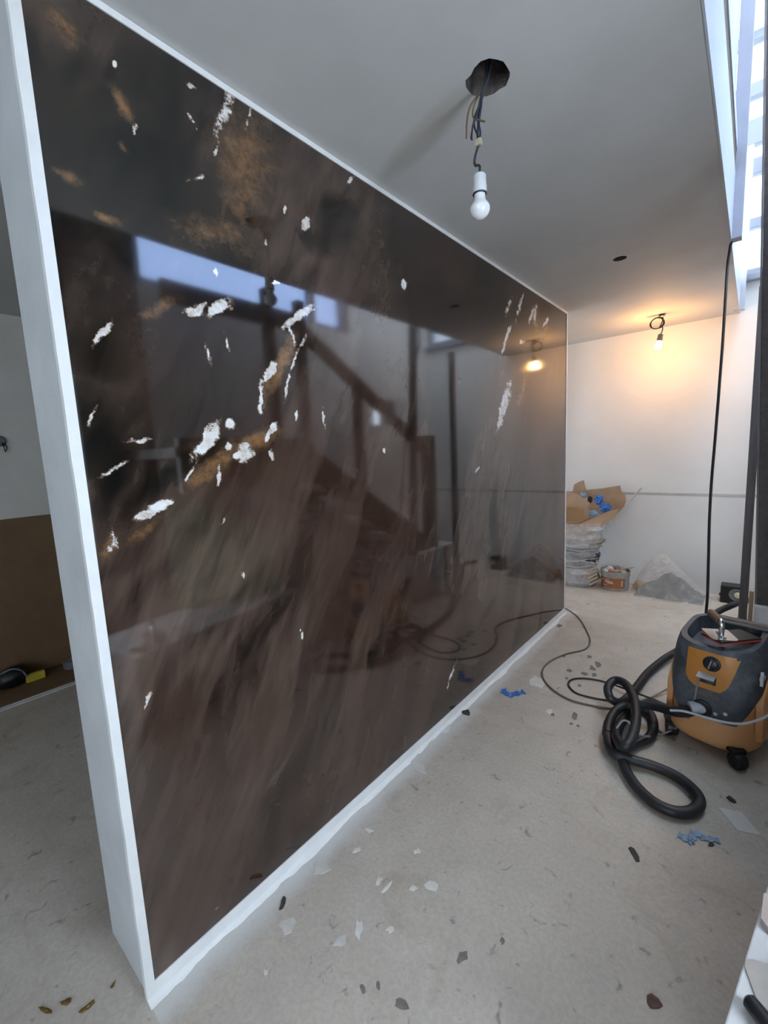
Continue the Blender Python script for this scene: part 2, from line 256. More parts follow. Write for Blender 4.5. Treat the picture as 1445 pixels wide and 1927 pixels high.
def ceiling_material():
    m, t, b = nt('skimmed_ceiling'); L = t.links
    tc = t.nodes.new('ShaderNodeTexCoord'); v = tc.outputs['Object']
    n = noise_n(t, v, 2.2, 5, 0.6).outputs['Fac']
    c = mix(t, ramp(t, n, [(0.3, 0), (0.7, 1)]), (0.50, 0.50, 0.495), (0.56, 0.56, 0.555))
    # soft grey-brown band running from the lamp hole to the clad wall
    mp = node(t, 'ShaderNodeMapping', vector_type='TEXTURE')
    mp.inputs['Location'].default_value = (0.30, 1.37, ZC); mp.inputs['Rotation'].default_value = (0, 0, math.radians(162)); mp.inputs['Scale'].default_value = (0.34, 0.075, 1)
    L.new(v, mp.inputs['Vector'])
    g = node(t, 'ShaderNodeTexGradient', gradient_type='SPHERICAL'); L.new(mp.outputs[0], g.inputs['Vector'])
    c = mix(t, ramp(t, g.outputs['Fac'], [(0.0, 0), (0.55, 0.55)], 'EASE'), c, (0.40, 0.375, 0.33))
    L.new(c, b.inputs['Base Color']); b.inputs['Roughness'].default_value = 0.75
    bp = node(t, 'ShaderNodeBump', i_Strength=0.08, i_Distance=0.004)
    L.new(noise_n(t, v, 40, 3, 0.6).outputs['Fac'], bp.inputs['Height']); L.new(bp.outputs['Normal'], b.inputs['Normal'])
    return m

def wood_material(name, c1, c2, axis=0, rough=0.55):
    m, t, b = nt(name); L = t.links
    tc = t.nodes.new('ShaderNodeTexCoord')
    mp = node(t, 'ShaderNodeMapping'); L.new(tc.outputs['Object'], mp.inputs['Vector'])
    s = [28, 28, 28]; s[axis] = 2.2; mp.inputs['Scale'].default_value = s
    n = noise_n(t, mp.outputs[0], 1.0, 5, 0.65, 0.6).outputs['Fac']
    L.new(mix(t, ramp(t, n, [(0.3, 0), (0.7, 1)]), c1, c2), b.inputs['Base Color'])
    b.inputs['Roughness'].default_value = rough
    bp = node(t, 'ShaderNodeBump', i_Strength=0.15, i_Distance=0.003); L.new(n, bp.inputs['Height']); L.new(bp.outputs['Normal'], b.inputs['Normal'])
    return m

def dusty_material(name, col, dust, rough=0.5, amount=0.6):
    """plastic with pale plaster dust lying on it in patches"""
    m, t, b = nt(name); L = t.links
    tc = t.nodes.new('ShaderNodeTexCoord'); v = tc.outputs['Object']
    n = noise_n(t, v, 7.0, 5, 0.65, 0.5).outputs['Fac']
    n2 = noise_n(t, v, 45.0, 4, 0.7).outputs['Fac']
    f = math_n(t, 'MULTIPLY', ramp(t, n, [(0.35, 0.08), (0.72, 1.0)]), ramp(t, n2, [(0.25, 0.5), (0.7, 1.0)]))
    L.new(mix(t, math_n(t, 'MULTIPLY', f, amount), col, dust), b.inputs['Base Color'])
    L.new(ramp(t, n, [(0.3, rough * 0.8), (0.7, min(1, rough * 1.4))]), b.inputs['Roughness'])
    return m

MB_DARK, MB_LIGHT, MB_STREAK, MB_DEEP, MB_RED = (0.017, 0.0100, 0.0076), (0.090, 0.060, 0.047), (0.165, 0.114, 0.086), (0.008, 0.005, 0.004), (0.050, 0.025, 0.017)
MAT = {}
MAT['floor'] = floor_material()
MAT['ceiling'] = ceiling_material()
MAT['marble'] = marble_material()
MAT['wall'] = mat('white_emulsion', (0.77, 0.76, 0.745), 0.7, var=0.05, scale=2.0, bump=0.05)
MAT['wall_left'] = mat('grey_white_plaster', (0.68, 0.665, 0.63), 0.75, var=0.10, scale=3.0, bump=0.08)
MAT['partition'] = mat('filler_white', (0.56, 0.58, 0.60), 0.6, var=0.10, scale=5.0, bump=0.10, bscale=25)
MAT['trim'] = mat('white_filler_edge', (0.78, 0.80, 0.81), 0.5, var=0.06, scale=12, bump=0.10, bscale=30)
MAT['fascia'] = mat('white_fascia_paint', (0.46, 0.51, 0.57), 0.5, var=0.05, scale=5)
MAT['shaded_white'] = mat('shaded_lilac_white', (0.46, 0.47, 0.54), 0.6, var=0.08, scale=6)  # lilac shade on the white posts and upper wall put into their colour
MAT['raw_edge'] = mat('raw_brick_edge', (0.15, 0.095, 0.07), 0.85, var=0.3, scale=18, bump=0.5, col2=(0.09, 0.07, 0.05))
MAT['dark_pier'] = mat('dark_pier_surface', (0.06, 0.055, 0.05), 0.85, var=0.25, scale=4, bump=0.2)
MAT['line'] = mat('chalk_grey_line', (0.50, 0.48, 0.47), 0.7)
MAT['hole'] = mat('shaded_hole_lining', (0.10, 0.085, 0.08), 0.9, var=0.4, scale=25, bump=0.5)  # dark colour paints the shade of the cavity inside the ceiling holes
MAT['pvc'] = mat('grey_window_frame', (0.26, 0.28, 0.33), 0.35, var=0.04)
MAT['stairwood'] = wood_material('dark_stained_timber', (0.035, 0.026, 0.024), (0.075, 0.055, 0.05), 1, 0.45)
MAT['postwood'] = wood_material('dark_grey_timber', (0.10, 0.092, 0.096), (0.17, 0.157, 0.16), 2, 0.5)
MAT['batten'] = wood_material('raw_timber', (0.36, 0.27, 0.18), (0.52, 0.42, 0.30), 2, 0.7)
MAT['board_brown'] = mat('brown_hardboard', (0.19, 0.115, 0.060), 0.6, var=0.12, scale=5, col2=(0.155, 0.095, 0.048))
MAT['cardboard'] = mat('cardboard', (0.50, 0.34, 0.22), 0.8, var=0.12, scale=8)
MAT['cardboard_shaded'] = mat('shaded_cardboard', (0.40, 0.27, 0.17), 0.8, var=0.15, scale=8)  # darker copy of the cardboard, shadow side put into its colour
MAT['cardboard3'] = mat('ochre_cardboard', (0.36, 0.21, 0.10), 0.8, var=0.15, scale=8)  # darker ochre cardboard tone
MAT['green'] = mat('green_plasterboard', (0.34, 0.60, 0.34), 0.7, var=0.06, scale=3)
MAT['gypsum'] = mat('white_plasterboard', (0.66, 0.655, 0.67), 0.8, var=0.10, scale=6, bump=0.12, bscale=40)
MAT['gypsum_edge'] = mat('plasterboard_edge', (0.52, 0.51, 0.50), 0.85, var=0.15, scale=12)
MAT['steel'] = mat('trowel_steel', (0.62, 0.60, 0.58), 0.30, 1.0, var=0.10, scale=20)
MAT['steel_dusty'] = mat('used_trowel_steel', (0.46, 0.42, 0.39), 0.42, 0.75, var=0.15, scale=14)
MAT['chrome'] = mat('cast_alloy', (0.70, 0.71, 0.74), 0.22, 1.0, var=0.05)
MAT['handle_wood'] = wood_material('brown_handle', (0.11, 0.06, 0.035), (0.21, 0.12, 0.07), 0, 0.5)
MAT['orange'] = dusty_material('orange_plastic', (0.72, 0.34, 0.11), (0.66, 0.52, 0.44), 0.45, 0.45)
MAT['orange_panel'] = mat('orange_panel_plastic', (0.50, 0.205, 0.035), 0.42, var=0.12, scale=12)
MAT['vac_dark'] = dusty_material('slate_plastic', (0.024, 0.030, 0.042), (0.24, 0.26, 0.29), 0.5, 0.65)
MAT['black'] = mat('black_plastic', (0.014, 0.014, 0.016), 0.4, var=0.2)
MAT['hose'] = dusty_material('black_hose_rubber', (0.012, 0.013, 0.016), (0.09, 0.09, 0.095), 0.42, 0.35)
MAT['cable_black'] = mat('black_cable', (0.015, 0.014, 0.013), 0.5)
MAT['cable_dusty'] = mat('dusty_cable', (0.12, 0.105, 0.09), 0.6)
MAT['cable_grey'] = mat('grey_cable', (0.22, 0.23, 0.25), 0.5)
MAT['cable_pale'] = mat('pale_grey_cable', (0.50, 0.52, 0.56), 0.5)
MAT['cable_tan'] = mat('tan_dusty_cable', (0.33, 0.26, 0.20), 0.6)
MAT['inlet'] = mat('pale_grey_connector', (0.42, 0.45, 0.50), 0.5)
MAT['flap'] = mat('grey_flap', (0.42, 0.40, 0.39), 0.5)
MAT['red'] = mat('red_foam', (0.55, 0.07, 0.05), 0.6)
MAT['lath'] = wood_material('grey_laths', (0.10, 0.085, 0.08), (0.27, 0.23, 0.21), 0, 0.7)
MAT['faded_print'] = mat('faded_brown_print', (0.26, 0.14, 0.06), 0.6)
MAT['silver'] = mat('silver_tick', (0.55, 0.57, 0.60), 0.4)
MAT['wire_blue'] = mat('blue_wire', (0.025, 0.028, 0.06), 0.45)
MAT['wire_brown'] = mat('brown_wire', (0.14, 0.07, 0.035), 0.45)
MAT['wire_black'] = mat('dark_wire', (0.025, 0.025, 0.03), 0.5)
MAT['wire_green'] = mat('earth_wire', (0.12, 0.13, 0.05), 0.5)
MAT['connector'] = mat('terminal_block', (0.42, 0.40, 0.28), 0.5)
MAT['porcelain'] = mat('white_lamp_holder', (0.70, 0.73, 0.75), 0.35, var=0.05)
MAT['holder_dark'] = mat('grey_lamp_holder', (0.20, 0.17, 0.14), 0.5)
MAT['opal'] = mat('opal_glass', (0.78, 0.80, 0.82), 0.10, var=0.03, spec=0.6)
MAT['lit'] = emit('lit_bulb', (1.0, 0.50, 0.16), 290.0)
MAT['film'] = film('clear_plastic_bag', (0.82, 0.82, 0.85), 0.42)
MAT['film2'] = film('dusty_plastic_bag', (0.80, 0.75, 0.70), 0.27, 0.12)
MAT['rubble_grey'] = mat('grey_rubble', (0.13, 0.145, 0.15), 0.8, var=0.35, scale=14, bump=0.4, col2=(0.05, 0.058, 0.065))
MAT['rubble_dark'] = mat('dark_rags', (0.07, 0.07, 0.085), 0.8, var=0.4, scale=10, bump=0.4)
MAT['paper_sack'] = mat('grey_paper_sack', (0.36, 0.31, 0.26), 0.85, var=0.2, scale=12, bump=0.3)
MAT['bluefoil'] = mat('blue_plastic', (0.06, 0.22, 0.62), 0.35, var=0.35, scale=20, col2=(0.03, 0.12, 0.40))
MAT['bluepale'] = mat('pale_blue_tape', (0.25, 0.36, 0.52), 0.5, var=0.25, scale=30)
MAT['white'] = mat('white_wrapper', (0.72, 0.70, 0.67), 0.6, var=0.15, scale=20)
MAT['tan'] = mat('tan_wrapper', (0.46, 0.38, 0.28), 0.7, var=0.2, scale=20)
MAT['pinkred'] = mat('red_wrapper', (0.62, 0.14, 0.12), 0.6)
MAT['bucket'] = mat('dirty_grey_bucket', (0.36, 0.35, 0.32), 0.6, var=0.25, scale=16)
MAT['bucket_blue'] = mat('blue_grey_bucket_side', (0.28, 0.34, 0.40), 0.55, var=0.15)
MAT['label'] = mat('orange_brown_label', (0.43, 0.135, 0.04), 0.6, var=0.3, scale=22, col2=(0.28, 0.12, 0.06))
MAT['print'] = mat('white_print', (0.62, 0.58, 0.54), 0.6)
MAT['yellow'] = mat('yellow_plastic', (0.50, 0.40, 0.04), 0.5)
MAT['cream'] = mat('cream_disc', (0.75, 0.68, 0.42), 0.5)
MAT['tape_grey'] = mat('grey_tape', (0.16, 0.17, 0.19), 0.5)
MAT['profile'] = mat('white_profile', (0.60, 0.60, 0.58), 0.5)
MAT['chip_dark'] = mat('dark_flake', (0.055, 0.045, 0.04), 0.8, var=0.3, scale=30)
MAT['chip_brown'] = mat('brown_flake', (0.10, 0.045, 0.035), 0.6, var=0.3, scale=30)
MAT['chip_grey'] = mat('grey_flake', (0.20, 0.18, 0.16), 0.8, var=0.3, scale=30)
MAT['chip_pale'] = mat('pale_plaster_flake', (0.70, 0.68, 0.65), 0.8, var=0.1, scale=30)
MAT['chip_floor'] = mat('grey_plaster_flake', (0.60, 0.58, 0.55), 0.8, var=0.1, scale=30)
MAT['paper'] = mat('grey_card', (0.66, 0.65, 0.63), 0.7, var=0.06)
MAT['gold'] = mat('brown_gloss', (0.22, 0.135, 0.035), 0.22, 0.3, var=0.4, scale=40, bump=0.4)
MAT['pinkish'] = mat('pinkish_board', (0.52, 0.43, 0.40), 0.7)
MAT['glass'] = None
gm, gt, gb = nt('window_glass')
gt.nodes.remove(gb)
_tr = gt.nodes.new('ShaderNodeBsdfTransparent'); _tr.inputs[0].default_value = (0.95, 0.97, 0.98, 1)
_gl = gt.nodes.new('ShaderNodeBsdfGlossy'); _gl.inputs['Roughness'].default_value = 0.02
_fr = gt.nodes.new('ShaderNodeFresnel'); _fr.inputs[0].default_value = 1.3
_mx = gt.nodes.new('ShaderNodeMixShader')
gt.links.new(_fr.outputs[0], _mx.inputs[0]); gt.links.new(_tr.outputs[0], _mx.inputs[1]); gt.links.new(_gl.outputs[0], _mx.inputs[2])
gt.links.new(_mx.outputs[0], gt.nodes['Material Output'].inputs[0])
MAT['glass'] = gm
MAT['soft_glass'] = gm.copy(); MAT['soft_glass'].name = 'dimmed_glass'  # grey tint added to cut the daylight through the far window
[n for n in MAT['soft_glass'].node_tree.nodes if n.type == 'BSDF_TRANSPARENT'][0].inputs[0].default_value = (0.52, 0.54, 0.56, 1)
MAT['blue_tint_glass'] = gm.copy(); MAT['blue_tint_glass'].name = 'blue_dimmed_glass'  # blue tint added to dim the upper window and its reflection
[n for n in MAT['blue_tint_glass'].node_tree.nodes if n.type == 'BSDF_TRANSPARENT'][0].inputs[0].default_value = (0.56, 0.63, 0.78, 1)

# ------------------------------------------------------------------ mesh helpers
class MB:
    def __init__(self): self.v = []; self.f = []
    def add(self, vs, fs):
        o = len(self.v); self.v += [tuple(p) for p in vs]; self.f += [tuple(i + o for i in f) for f in fs]; return self
    def box(self, x0, x1, y0, y1, z0, z1, M=None):
        vs = [Vector((x, y, z)) for z in (z0, z1) for y in (y0, y1) for x in (x0, x1)]
        if M is not None: vs = [M @ p for p in vs]
        return self.add(vs, [(0, 2, 3, 1), (4, 5, 7, 6), (0, 1, 5, 4), (2, 6, 7, 3), (0, 4, 6, 2), (1, 3, 7, 5)])
    def bar(self, a, b, w, h, up=(0, 0, 1)):
        """rectangular bar from a to b; w across, h along up"""
        a = Vector(a); b = Vector(b); d = (b - a).normalized(); s = d.cross(Vector(up)).normalized(); u = s.cross(d)
        vs = [p + s * sx * w / 2 + u * sz * h / 2 for p in (a, b) for sz in (-1, 1) for sx in (-1, 1)]
        return self.add(vs, [(0, 2, 3, 1), (4, 5, 7, 6), (0, 1, 5, 4), (2, 6, 7, 3), (0, 4, 6, 2), (1, 3, 7, 5)])
    def loft(self, rings, cap0=True, cap1=True):
        n = len(rings[0]); vs = [p for r in rings for p in r]; fs = []
        for i in range(len(rings) - 1):
            for j in range(n):
                k = (j + 1) % n
                fs.append((i * n + j, i * n + k, (i + 1) * n + k, (i + 1) * n + j))
        if cap0: fs.append(tuple(reversed(range(n))))
        if cap1: fs.append(tuple(range((len(rings) - 1) * n, len(rings) * n)))
        return self.add(vs, fs)
    def lathe(self, prof, c=(0, 0, 0), n=24, M=None, cap0=True, cap1=True):
        rings = []
        for r, z in prof:
            ring = [Vector((r * math.cos(2 * PI * j / n), r * math.sin(2 * PI * j / n), z)) for j in range(n)]
            rings.append([(M @ p if M is not None else p) + Vector(c) for p in ring])
        return self.loft(rings, cap0, cap1)
    def tube(self, pts, r, n=8, ridges=None):
        pts = [Vector(p) for p in pts]; rings = []
        tan = [(pts[min(i + 1, len(pts) - 1)] - pts[max(i - 1, 0)]).normalized() for i in range(len(pts))]
        nrm = tan[0].orthogonal().normalized()
        for i, p in enumerate(pts):
            nrm = (nrm - tan[i] * nrm.dot(tan[i])).normalized(); bi = tan[i].cross(nrm)
            rr = r[i] if isinstance(r, (list, tuple)) else r
            if ridges: rr *= 1 + (ridges if i % 2 else -ridges)
            rings.append([p + (nrm * math.cos(2 * PI * j / n) + bi * math.sin(2 * PI * j / n)) * rr for j in range(n)])
        return self.loft(rings)
    def prism(self, poly, y0, y1, fn=None):
        """polygon in (x, z) extruded from y0 to y1"""
        n = len(poly)
        vs = [Vector((x, y, z)) for y in (y0, y1) for x, z in poly]
        if fn: vs = [fn(p) for p in vs]
        fs = [tuple(range(n)), tuple(reversed(range(n, 2 * n)))] + [(i, i + n, (i + 1) % n + n, (i + 1) % n) for i in range(n)]
        return self.add(vs, fs)
    def slab(self, poly, z0, z1):
        n = len(poly)
        vs = [Vector((x, y, z)) for z in (z0, z1) for x, y in poly]
        fs = [tuple(reversed(range(n))), tuple(range(n, 2 * n))] + [(i, (i + 1) % n, (i + 1) % n + n, i + n) for i in range(n)]
        return self.add(vs, fs)
    def lump(self, c, size, seed, sub=2, amp=0.35, freq=2.5, M=None):
        bm = bmesh.new(); bmesh.ops.create_icosphere(bm, subdivisions=sub, radius=1.0)
        vs = []
        for v in bm.verts:
            k = 1 + amp * mnoise.noise(v.co * freq + Vector((seed * 7.3, seed * 3.1, 0)))
            p = Vector((v.co.x * k * size[0], v.co.y * k * size[1], v.co.z * k * size[2]))
            vs.append((M @ p if M is not None else p) + Vector(c))
        fs = [tuple(v.index for v in f.verts) for f in bm.faces]; bm.free()
        return self.add(vs, fs)

def smooth_path(pts, step):
    """Catmull-Rom through the points, resampled at an even step"""
    P = [Vector(p) for p in pts]; P = [P[0] * 2 - P[1]] + P + [P[-1] * 2 - P[-2]]
    dense = []
    for i in range(1, len(P) - 2):
        for k in range(16):
            u = k / 16
            dense.append(0.5 * ((2 * P[i]) + (P[i + 1] - P[i - 1]) * u + (2 * P[i - 1] - 5 * P[i] + 4 * P[i + 1] - P[i + 2]) * u * u + (3 * P[i] - P[i - 1] - 3 * P[i + 1] + P[i + 2]) * u ** 3))
    dense.append(P[-2])
    out = [dense[0]]; acc = 0
    for a, b in zip(dense, dense[1:]):
        d = (b - a).length
        while acc + d >= step and d > 1e-9:
            q = (step - acc) / d; a = a.lerp(b, q); out.append(a); d = (b - a).length; acc = 0
        acc += d
    if (out[-1] - dense[-1]).length > step * 0.3: out.append(dense[-1])
    return out

def tag(o, label, cat=None, group=None, kind=None):
    if label: o['label'] = label
    if cat: o['category'] = cat
    if group: o['group'] = group
    if kind: o['kind'] = kind
    return o
def thing(name, label, cat, loc=(0, 0, 0), rotz=0.0, group=None):
    o = bpy.data.objects.new(name, None); o.empty_display_size = 0.05
    o.location = loc; o.rotation_euler = (0, 0, rotz); C.objects.link(o)
    return tag(o, label, cat, group)
def obj(name, mb, m, parent=None, smooth=False, bevel=0.0, world=False, origin=None, label=None, angle=40):
    """one mesh object; world=True: vertices are in world coordinates and are moved into the parent's frame"""
    me = bpy.data.meshes.new(name)
    vs = mb.v
    off = Vector((0, 0, 0))
    if world and parent is not None:
        p = parent; off = Vector((0, 0, 0))
        while p is not None: off = off + Vector(p.location); p = p.parent
    elif origin is not None: off = Vector(origin)
    vs = [tuple(Vector(p) - off) for p in vs]
    me.from_pydata(vs, [], mb.f)
    bm = bmesh.new(); bm.from_mesh(me); bmesh.ops.recalc_face_normals(bm, faces=bm.faces)
    if bevel: bmesh.ops.bevel(bm, geom=list(bm.edges), offset=bevel, segments=2, affect='EDGES', profile=0.6, clamp_overlap=True)
    bm.to_mesh(me); bm.free()
    me.materials.append(MAT[m])
    if smooth:
        me.polygons.foreach_set('use_smooth', [True] * len(me.polygons))
        me.set_sharp_from_angle(angle=math.radians(angle))
    o = bpy.data.objects.new(name, me); C.objects.link(o)
    if parent is not None: o.parent = parent
    elif origin is not None: o.location = origin
    if label: o['label'] = label
    return o
def struct(name, mb, m, label, cat, parent=None, **kw):
    o = obj(name, mb, m, parent, **kw)
    if parent is None: tag(o, label, cat, kind='structure')
    return o
def single(name, label, cat, mb, m, origin, group=None, **kw):
    return tag(obj(name, mb, m, None, origin=origin, **kw), label, cat, group)

# ------------------------------------------------------------------ the shell of the place
struct('floor', MB().box(XL, XR, YB, YF, -0.12, 0.0), 'floor', 'dusty grey concrete screed floor running through the whole site', 'floor')

def ragged(cx, cy, r, n, seed, jit=0.22):
    rnd = random.Random(seed)
    return [(cx + r * (1 + rnd.uniform(-jit, jit)) * math.cos(2 * PI * i / n), cy + r * (1 + rnd.uniform(-jit, jit)) * math.sin(2 * PI * i / n)) for i in range(n)]
HOLES = [ragged(0.557, 1.307, 0.062, 18, 3, 0.14), ragged(0.549, 2.98, 0.036, 16, 5, 0.02), ragged(0.547, 4.51, 0.03, 12, 6, 0.1)]
def ceiling_mesh():
    bm = bmesh.new()
    def loop(pts, z):
        vs = [bm.verts.new((x, y, z)) for x, y in pts]
        return vs, [bm.edges.new((vs[i], vs[(i + 1) % len(vs)])) for i in range(len(vs))]
    outer = [(XL, YB), (XE, YB), (XE, YF), (XL, YF)]
    vs, es = loop(outer, ZC)
    alle = list(es)
    for h in HOLES: alle += loop(h, ZC)[1]
    bmesh.ops.triangle_fill(bm, use_beauty=True, use_dissolve=False, edges=alle)
    mb = MB(); bm.verts.index_update()
    mb.add([v.co.copy() for v in bm.verts], [tuple(v.index for v in f.verts) for f in bm.faces]); bm.free()
    n = len(mb.v)
    mb.add([(x, y, ZC + 0.16) for x, y in outer], [(0, 1, 2, 3)])
    for i in range(4): mb.f.append((i, (i + 1) % 4, n + (i + 1) % 4, n + i))
    return mb
ceil = struct('ceiling', ceiling_mesh(), 'ceiling', 'low white skimmed ceiling with lamp holes, ending at the stair void', 'ceiling')
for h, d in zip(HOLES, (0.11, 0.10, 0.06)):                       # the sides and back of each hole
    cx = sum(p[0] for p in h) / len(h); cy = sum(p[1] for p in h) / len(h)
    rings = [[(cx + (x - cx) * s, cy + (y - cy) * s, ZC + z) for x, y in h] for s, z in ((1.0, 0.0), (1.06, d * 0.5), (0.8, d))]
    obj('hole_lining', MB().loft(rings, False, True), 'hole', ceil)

# far wall with its tall window; the wall is built round the opening
WX0, WX1, WZ0, WZ1 = 0.72, 2.18, 2.80, 4.66
far = struct('wall_far', MB().box(XL, WX0, YF, YF + 0.2, 0, ZR).box(WX1, XR + 0.2, YF, YF + 0.2, 0, ZR).box(WX0, WX1, YF, YF + 0.2, 0, WZ0).box(WX0, WX1, YF, YF + 0.2, WZ1, ZR),
             'wall', 'white painted end wall behind the rubbish bags, marked with a grey line', 'wall')
obj('marking_line', MB().box(XL + 0.01, XR - 0.01, YF - 0.002, YF, 0.925, 0.950), 'line', far)
win = thing('window_1', 'tall daylight window high in the end wall of the stair void', 'window', ((WX0 + WX1) / 2, YF, WZ0)); win['kind'] = 'structure'
rails = [(2.80, 2.86), (3.18, 3.26), (3.60, 3.72), (3.83, 4.02), (4.19, 4.29), (4.60, 4.66)]
for a, b in rails: obj('rail', MB().box(WX0, WX1, YF + 0.03, YF + 0.11, a, b), 'pvc', win, world=True, bevel=0.006)
for x in (WX0, WX1 - 0.06): obj('jamb', MB().box(x, x + 0.06, YF + 0.025, YF + 0.115, WZ0, WZ1), 'pvc', win, world=True, bevel=0.006)
for (a0, a1), (b0, b1) in zip(rails, rails[1:]): obj('pane', MB().box(WX0 + 0.05, WX1 - 0.05, YF + 0.066, YF + 0.074, a1 - 0.01, b0 + 0.01), 'soft_glass', win, world=True)
obj('window_sill', MB().box(WX0 - 0.05, WX1, YF - 0.07, YF + 0.03, 2.745, 2.80), 'pvc', win, world=True, bevel=0.008)

# right wall of the void with the upper window
RY0, RY1, RZ0, RZ1, RM = 1.45, 3.64, 2.76, 3.22, 3.13
HY0, HY1, HZ0, HZ1 = 3.98, 4.55, 1.80, 2.12                        # small high window behind the foot of the stairs
SY0, SY1, SZ0, SZ1 = 0.30, 0.96, 0.80, 2.10                        # unseen side window added to light the floor and the vacuum
struct('wall_right', MB().box(XR, XR + 0.2, YB, SY0, 0, ZR).box(XR, XR + 0.2, SY0, SY1, 0, SZ0).box(XR, XR + 0.2, SY0, SY1, SZ1, ZR).box(XR, XR + 0.2, SY1, RY0, 0, ZR)
       .box(XR, XR + 0.2, RY1, HY0, 0, ZR).box(XR, XR + 0.2, HY1, YF, 0, ZR).box(XR, XR + 0.2, HY0, HY1, 0, HZ0).box(XR, XR + 0.2, HY0, HY1, HZ1, ZR).box(XR, XR + 0.2, RY0, RY1, 0, RZ0).box(XR, XR + 0.2, RY0, RY1, RZ1, ZR),
       'wall', 'white wall on the far side of the staircase, seen reflected in the slab', 'wall')
win2 = thing('window_2', 'wide upper window over the stairs, seen as the pale blue band reflected in the slab', 'window', (XR, (RY0 + RY1) / 2, RZ0)); win2['kind'] = 'structure'
for y, w in ((RY0, 0.06), (RM, 0.07), (RY1 - 0.06, 0.06)): obj('jamb', MB().box(XR + 0.04, XR + 0.12, y, y + w, RZ0, RZ1), 'pvc', win2, world=True, bevel=0.006)
for z in (RZ0, RZ1 - 0.06): obj('rail', MB().box(XR + 0.045, XR + 0.115, RY0, RY1, z, z + 0.06), 'pvc', win2, world=True, bevel=0.006)
for y0, y1 in ((RY0 + 0.05, RM + 0.01), (RM + 0.06, RY1 - 0.05)): obj('pane', MB().box(XR + 0.076, XR + 0.084, y0, y1, RZ0 + 0.05, RZ1 - 0.05), 'blue_tint_glass', win2, world=True)

win3 = thing('window_3', 'small window behind the foot of the stairs, a bright pair of panes reflected under the handrail', 'window', (XR, (HY0 + HY1) / 2, HZ0)); win3['kind'] = 'structure'
for y, w in ((HY0, 0.03), (4.17, 0.06), (HY1 - 0.03, 0.03)): obj('jamb', MB().box(XR + 0.04, XR + 0.10, y, y + w, HZ0, HZ1), 'pvc', win3, world=True, bevel=0.004)
for y0, y1 in ((HY0 + 0.025, 4.175), (4.225, HY1 - 0.025)): obj('pane', MB().box(XR + 0.066, XR + 0.074, y0, y1, HZ0, HZ1), 'glass', win3, world=True)

LY0, LY1, LZ0, LZ1 = 3.95, 4.55, 0.70, 2.10                         # window at the far end of the left room, hidden by the partition
struct('wall_left', MB().box(XL - 0.2, XL, YB, LY0, 0, ZC + 0.16).box(XL - 0.2, XL, LY1, YF + 0.2, 0, ZC + 0.16).box(XL - 0.2, XL, LY0, LY1, 0, LZ0).box(XL - 0.2, XL, LY0, LY1, LZ1, ZC + 0.16), 'wall_left', 'unpainted grey-white wall at the left behind the partition', 'wall')
struct('wall_light_block', MB().box(XL, -0.28, 3.0, 3.1, 0, ZC), 'wall_left', 'unseen cross wall added in the left room to block window light', 'wall')  # unseen wall added to keep left-window light off the near floor
BX0, BX1, BZ0, BZ1 = 1.20, 2.20, 0.70, 2.30
struct('wall_back', MB().box(XL - 0.2, BX0, YB - 0.2, YB, 0, ZR).box(BX1, XR + 0.2, YB - 0.2, YB, 0, ZR).box(BX0, BX1, YB - 0.2, YB, 0, BZ0).box(BX0, BX1, YB - 0.2, YB, BZ1, ZR), 'wall', 'plain white wall behind the viewer', 'wall')
QX0, QX1, QY0, QY1 = 1.20, 2.18, 1.75, 4.85                         # unseen rooflight added to brighten the void and the vacuum
struct('roof', MB().box(XL - 0.2, QX0, YB - 0.2, YF + 0.2, ZR, ZR + 0.15).box(QX1, XR + 0.2, YB - 0.2, YF + 0.2, ZR, ZR + 0.15).box(QX0, QX1, YB - 0.2, QY0, ZR, ZR + 0.15).box(QX0, QX1, QY1, YF + 0.2, ZR, ZR + 0.15), 'wall', 'pale ceiling high over the stair void', 'roof')
rl = thing('added_rooflight', 'added rooflight over the stair void, out of view, brightening the floor', 'window', ((QX0 + QX1) / 2, (QY0 + QY1) / 2, ZR)); rl['kind'] = 'structure'
for y in (QY0, QY1 - 0.05): obj('rail', MB().box(QX0, QX1, y, y + 0.05, ZR + 0.03, ZR + 0.09), 'pvc', rl, world=True)
obj('pane', MB().box(QX0, QX1, QY0, QY1, ZR + 0.05, ZR + 0.058), 'glass', rl, world=True)
# dark pier closing the near side of the stairwell
struct('wall_pier', MB().box(2.14, XR, 0.96, 1.41, 0, ZR), 'dark_pier', 'dark pier at the near end of the stairwell', 'wall')

# edge of the upper floor along the void
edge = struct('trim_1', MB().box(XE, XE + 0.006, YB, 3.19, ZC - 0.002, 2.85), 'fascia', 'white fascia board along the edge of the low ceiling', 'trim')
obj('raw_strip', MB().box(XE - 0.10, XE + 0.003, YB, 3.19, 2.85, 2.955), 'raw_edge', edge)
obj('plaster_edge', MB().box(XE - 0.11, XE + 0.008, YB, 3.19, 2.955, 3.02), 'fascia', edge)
obj('upper_wall', MB().box(XE - 0.14, XE - 0.012, YB, 3.19, 3.02, ZR), 'shaded_white', edge)
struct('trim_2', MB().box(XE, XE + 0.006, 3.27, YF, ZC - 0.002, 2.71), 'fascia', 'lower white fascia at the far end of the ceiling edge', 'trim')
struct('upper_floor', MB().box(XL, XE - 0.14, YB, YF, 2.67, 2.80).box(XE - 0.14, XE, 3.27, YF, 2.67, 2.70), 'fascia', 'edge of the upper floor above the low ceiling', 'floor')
struct('column_1', MB().box(XE - 0.01, XE + 0.048, 3.19, 3.26, ZC + 0.012, ZR), 'shaded_white', 'lilac-white post rising from the ceiling edge into the void', 'post')
struct('column_2', MB().box(XE - 0.03, XE + 0.04, 4.86, 4.92, ZC - 0.006, 3.74), 'shaded_white', 'short lilac-white post in front of the high window', 'post')

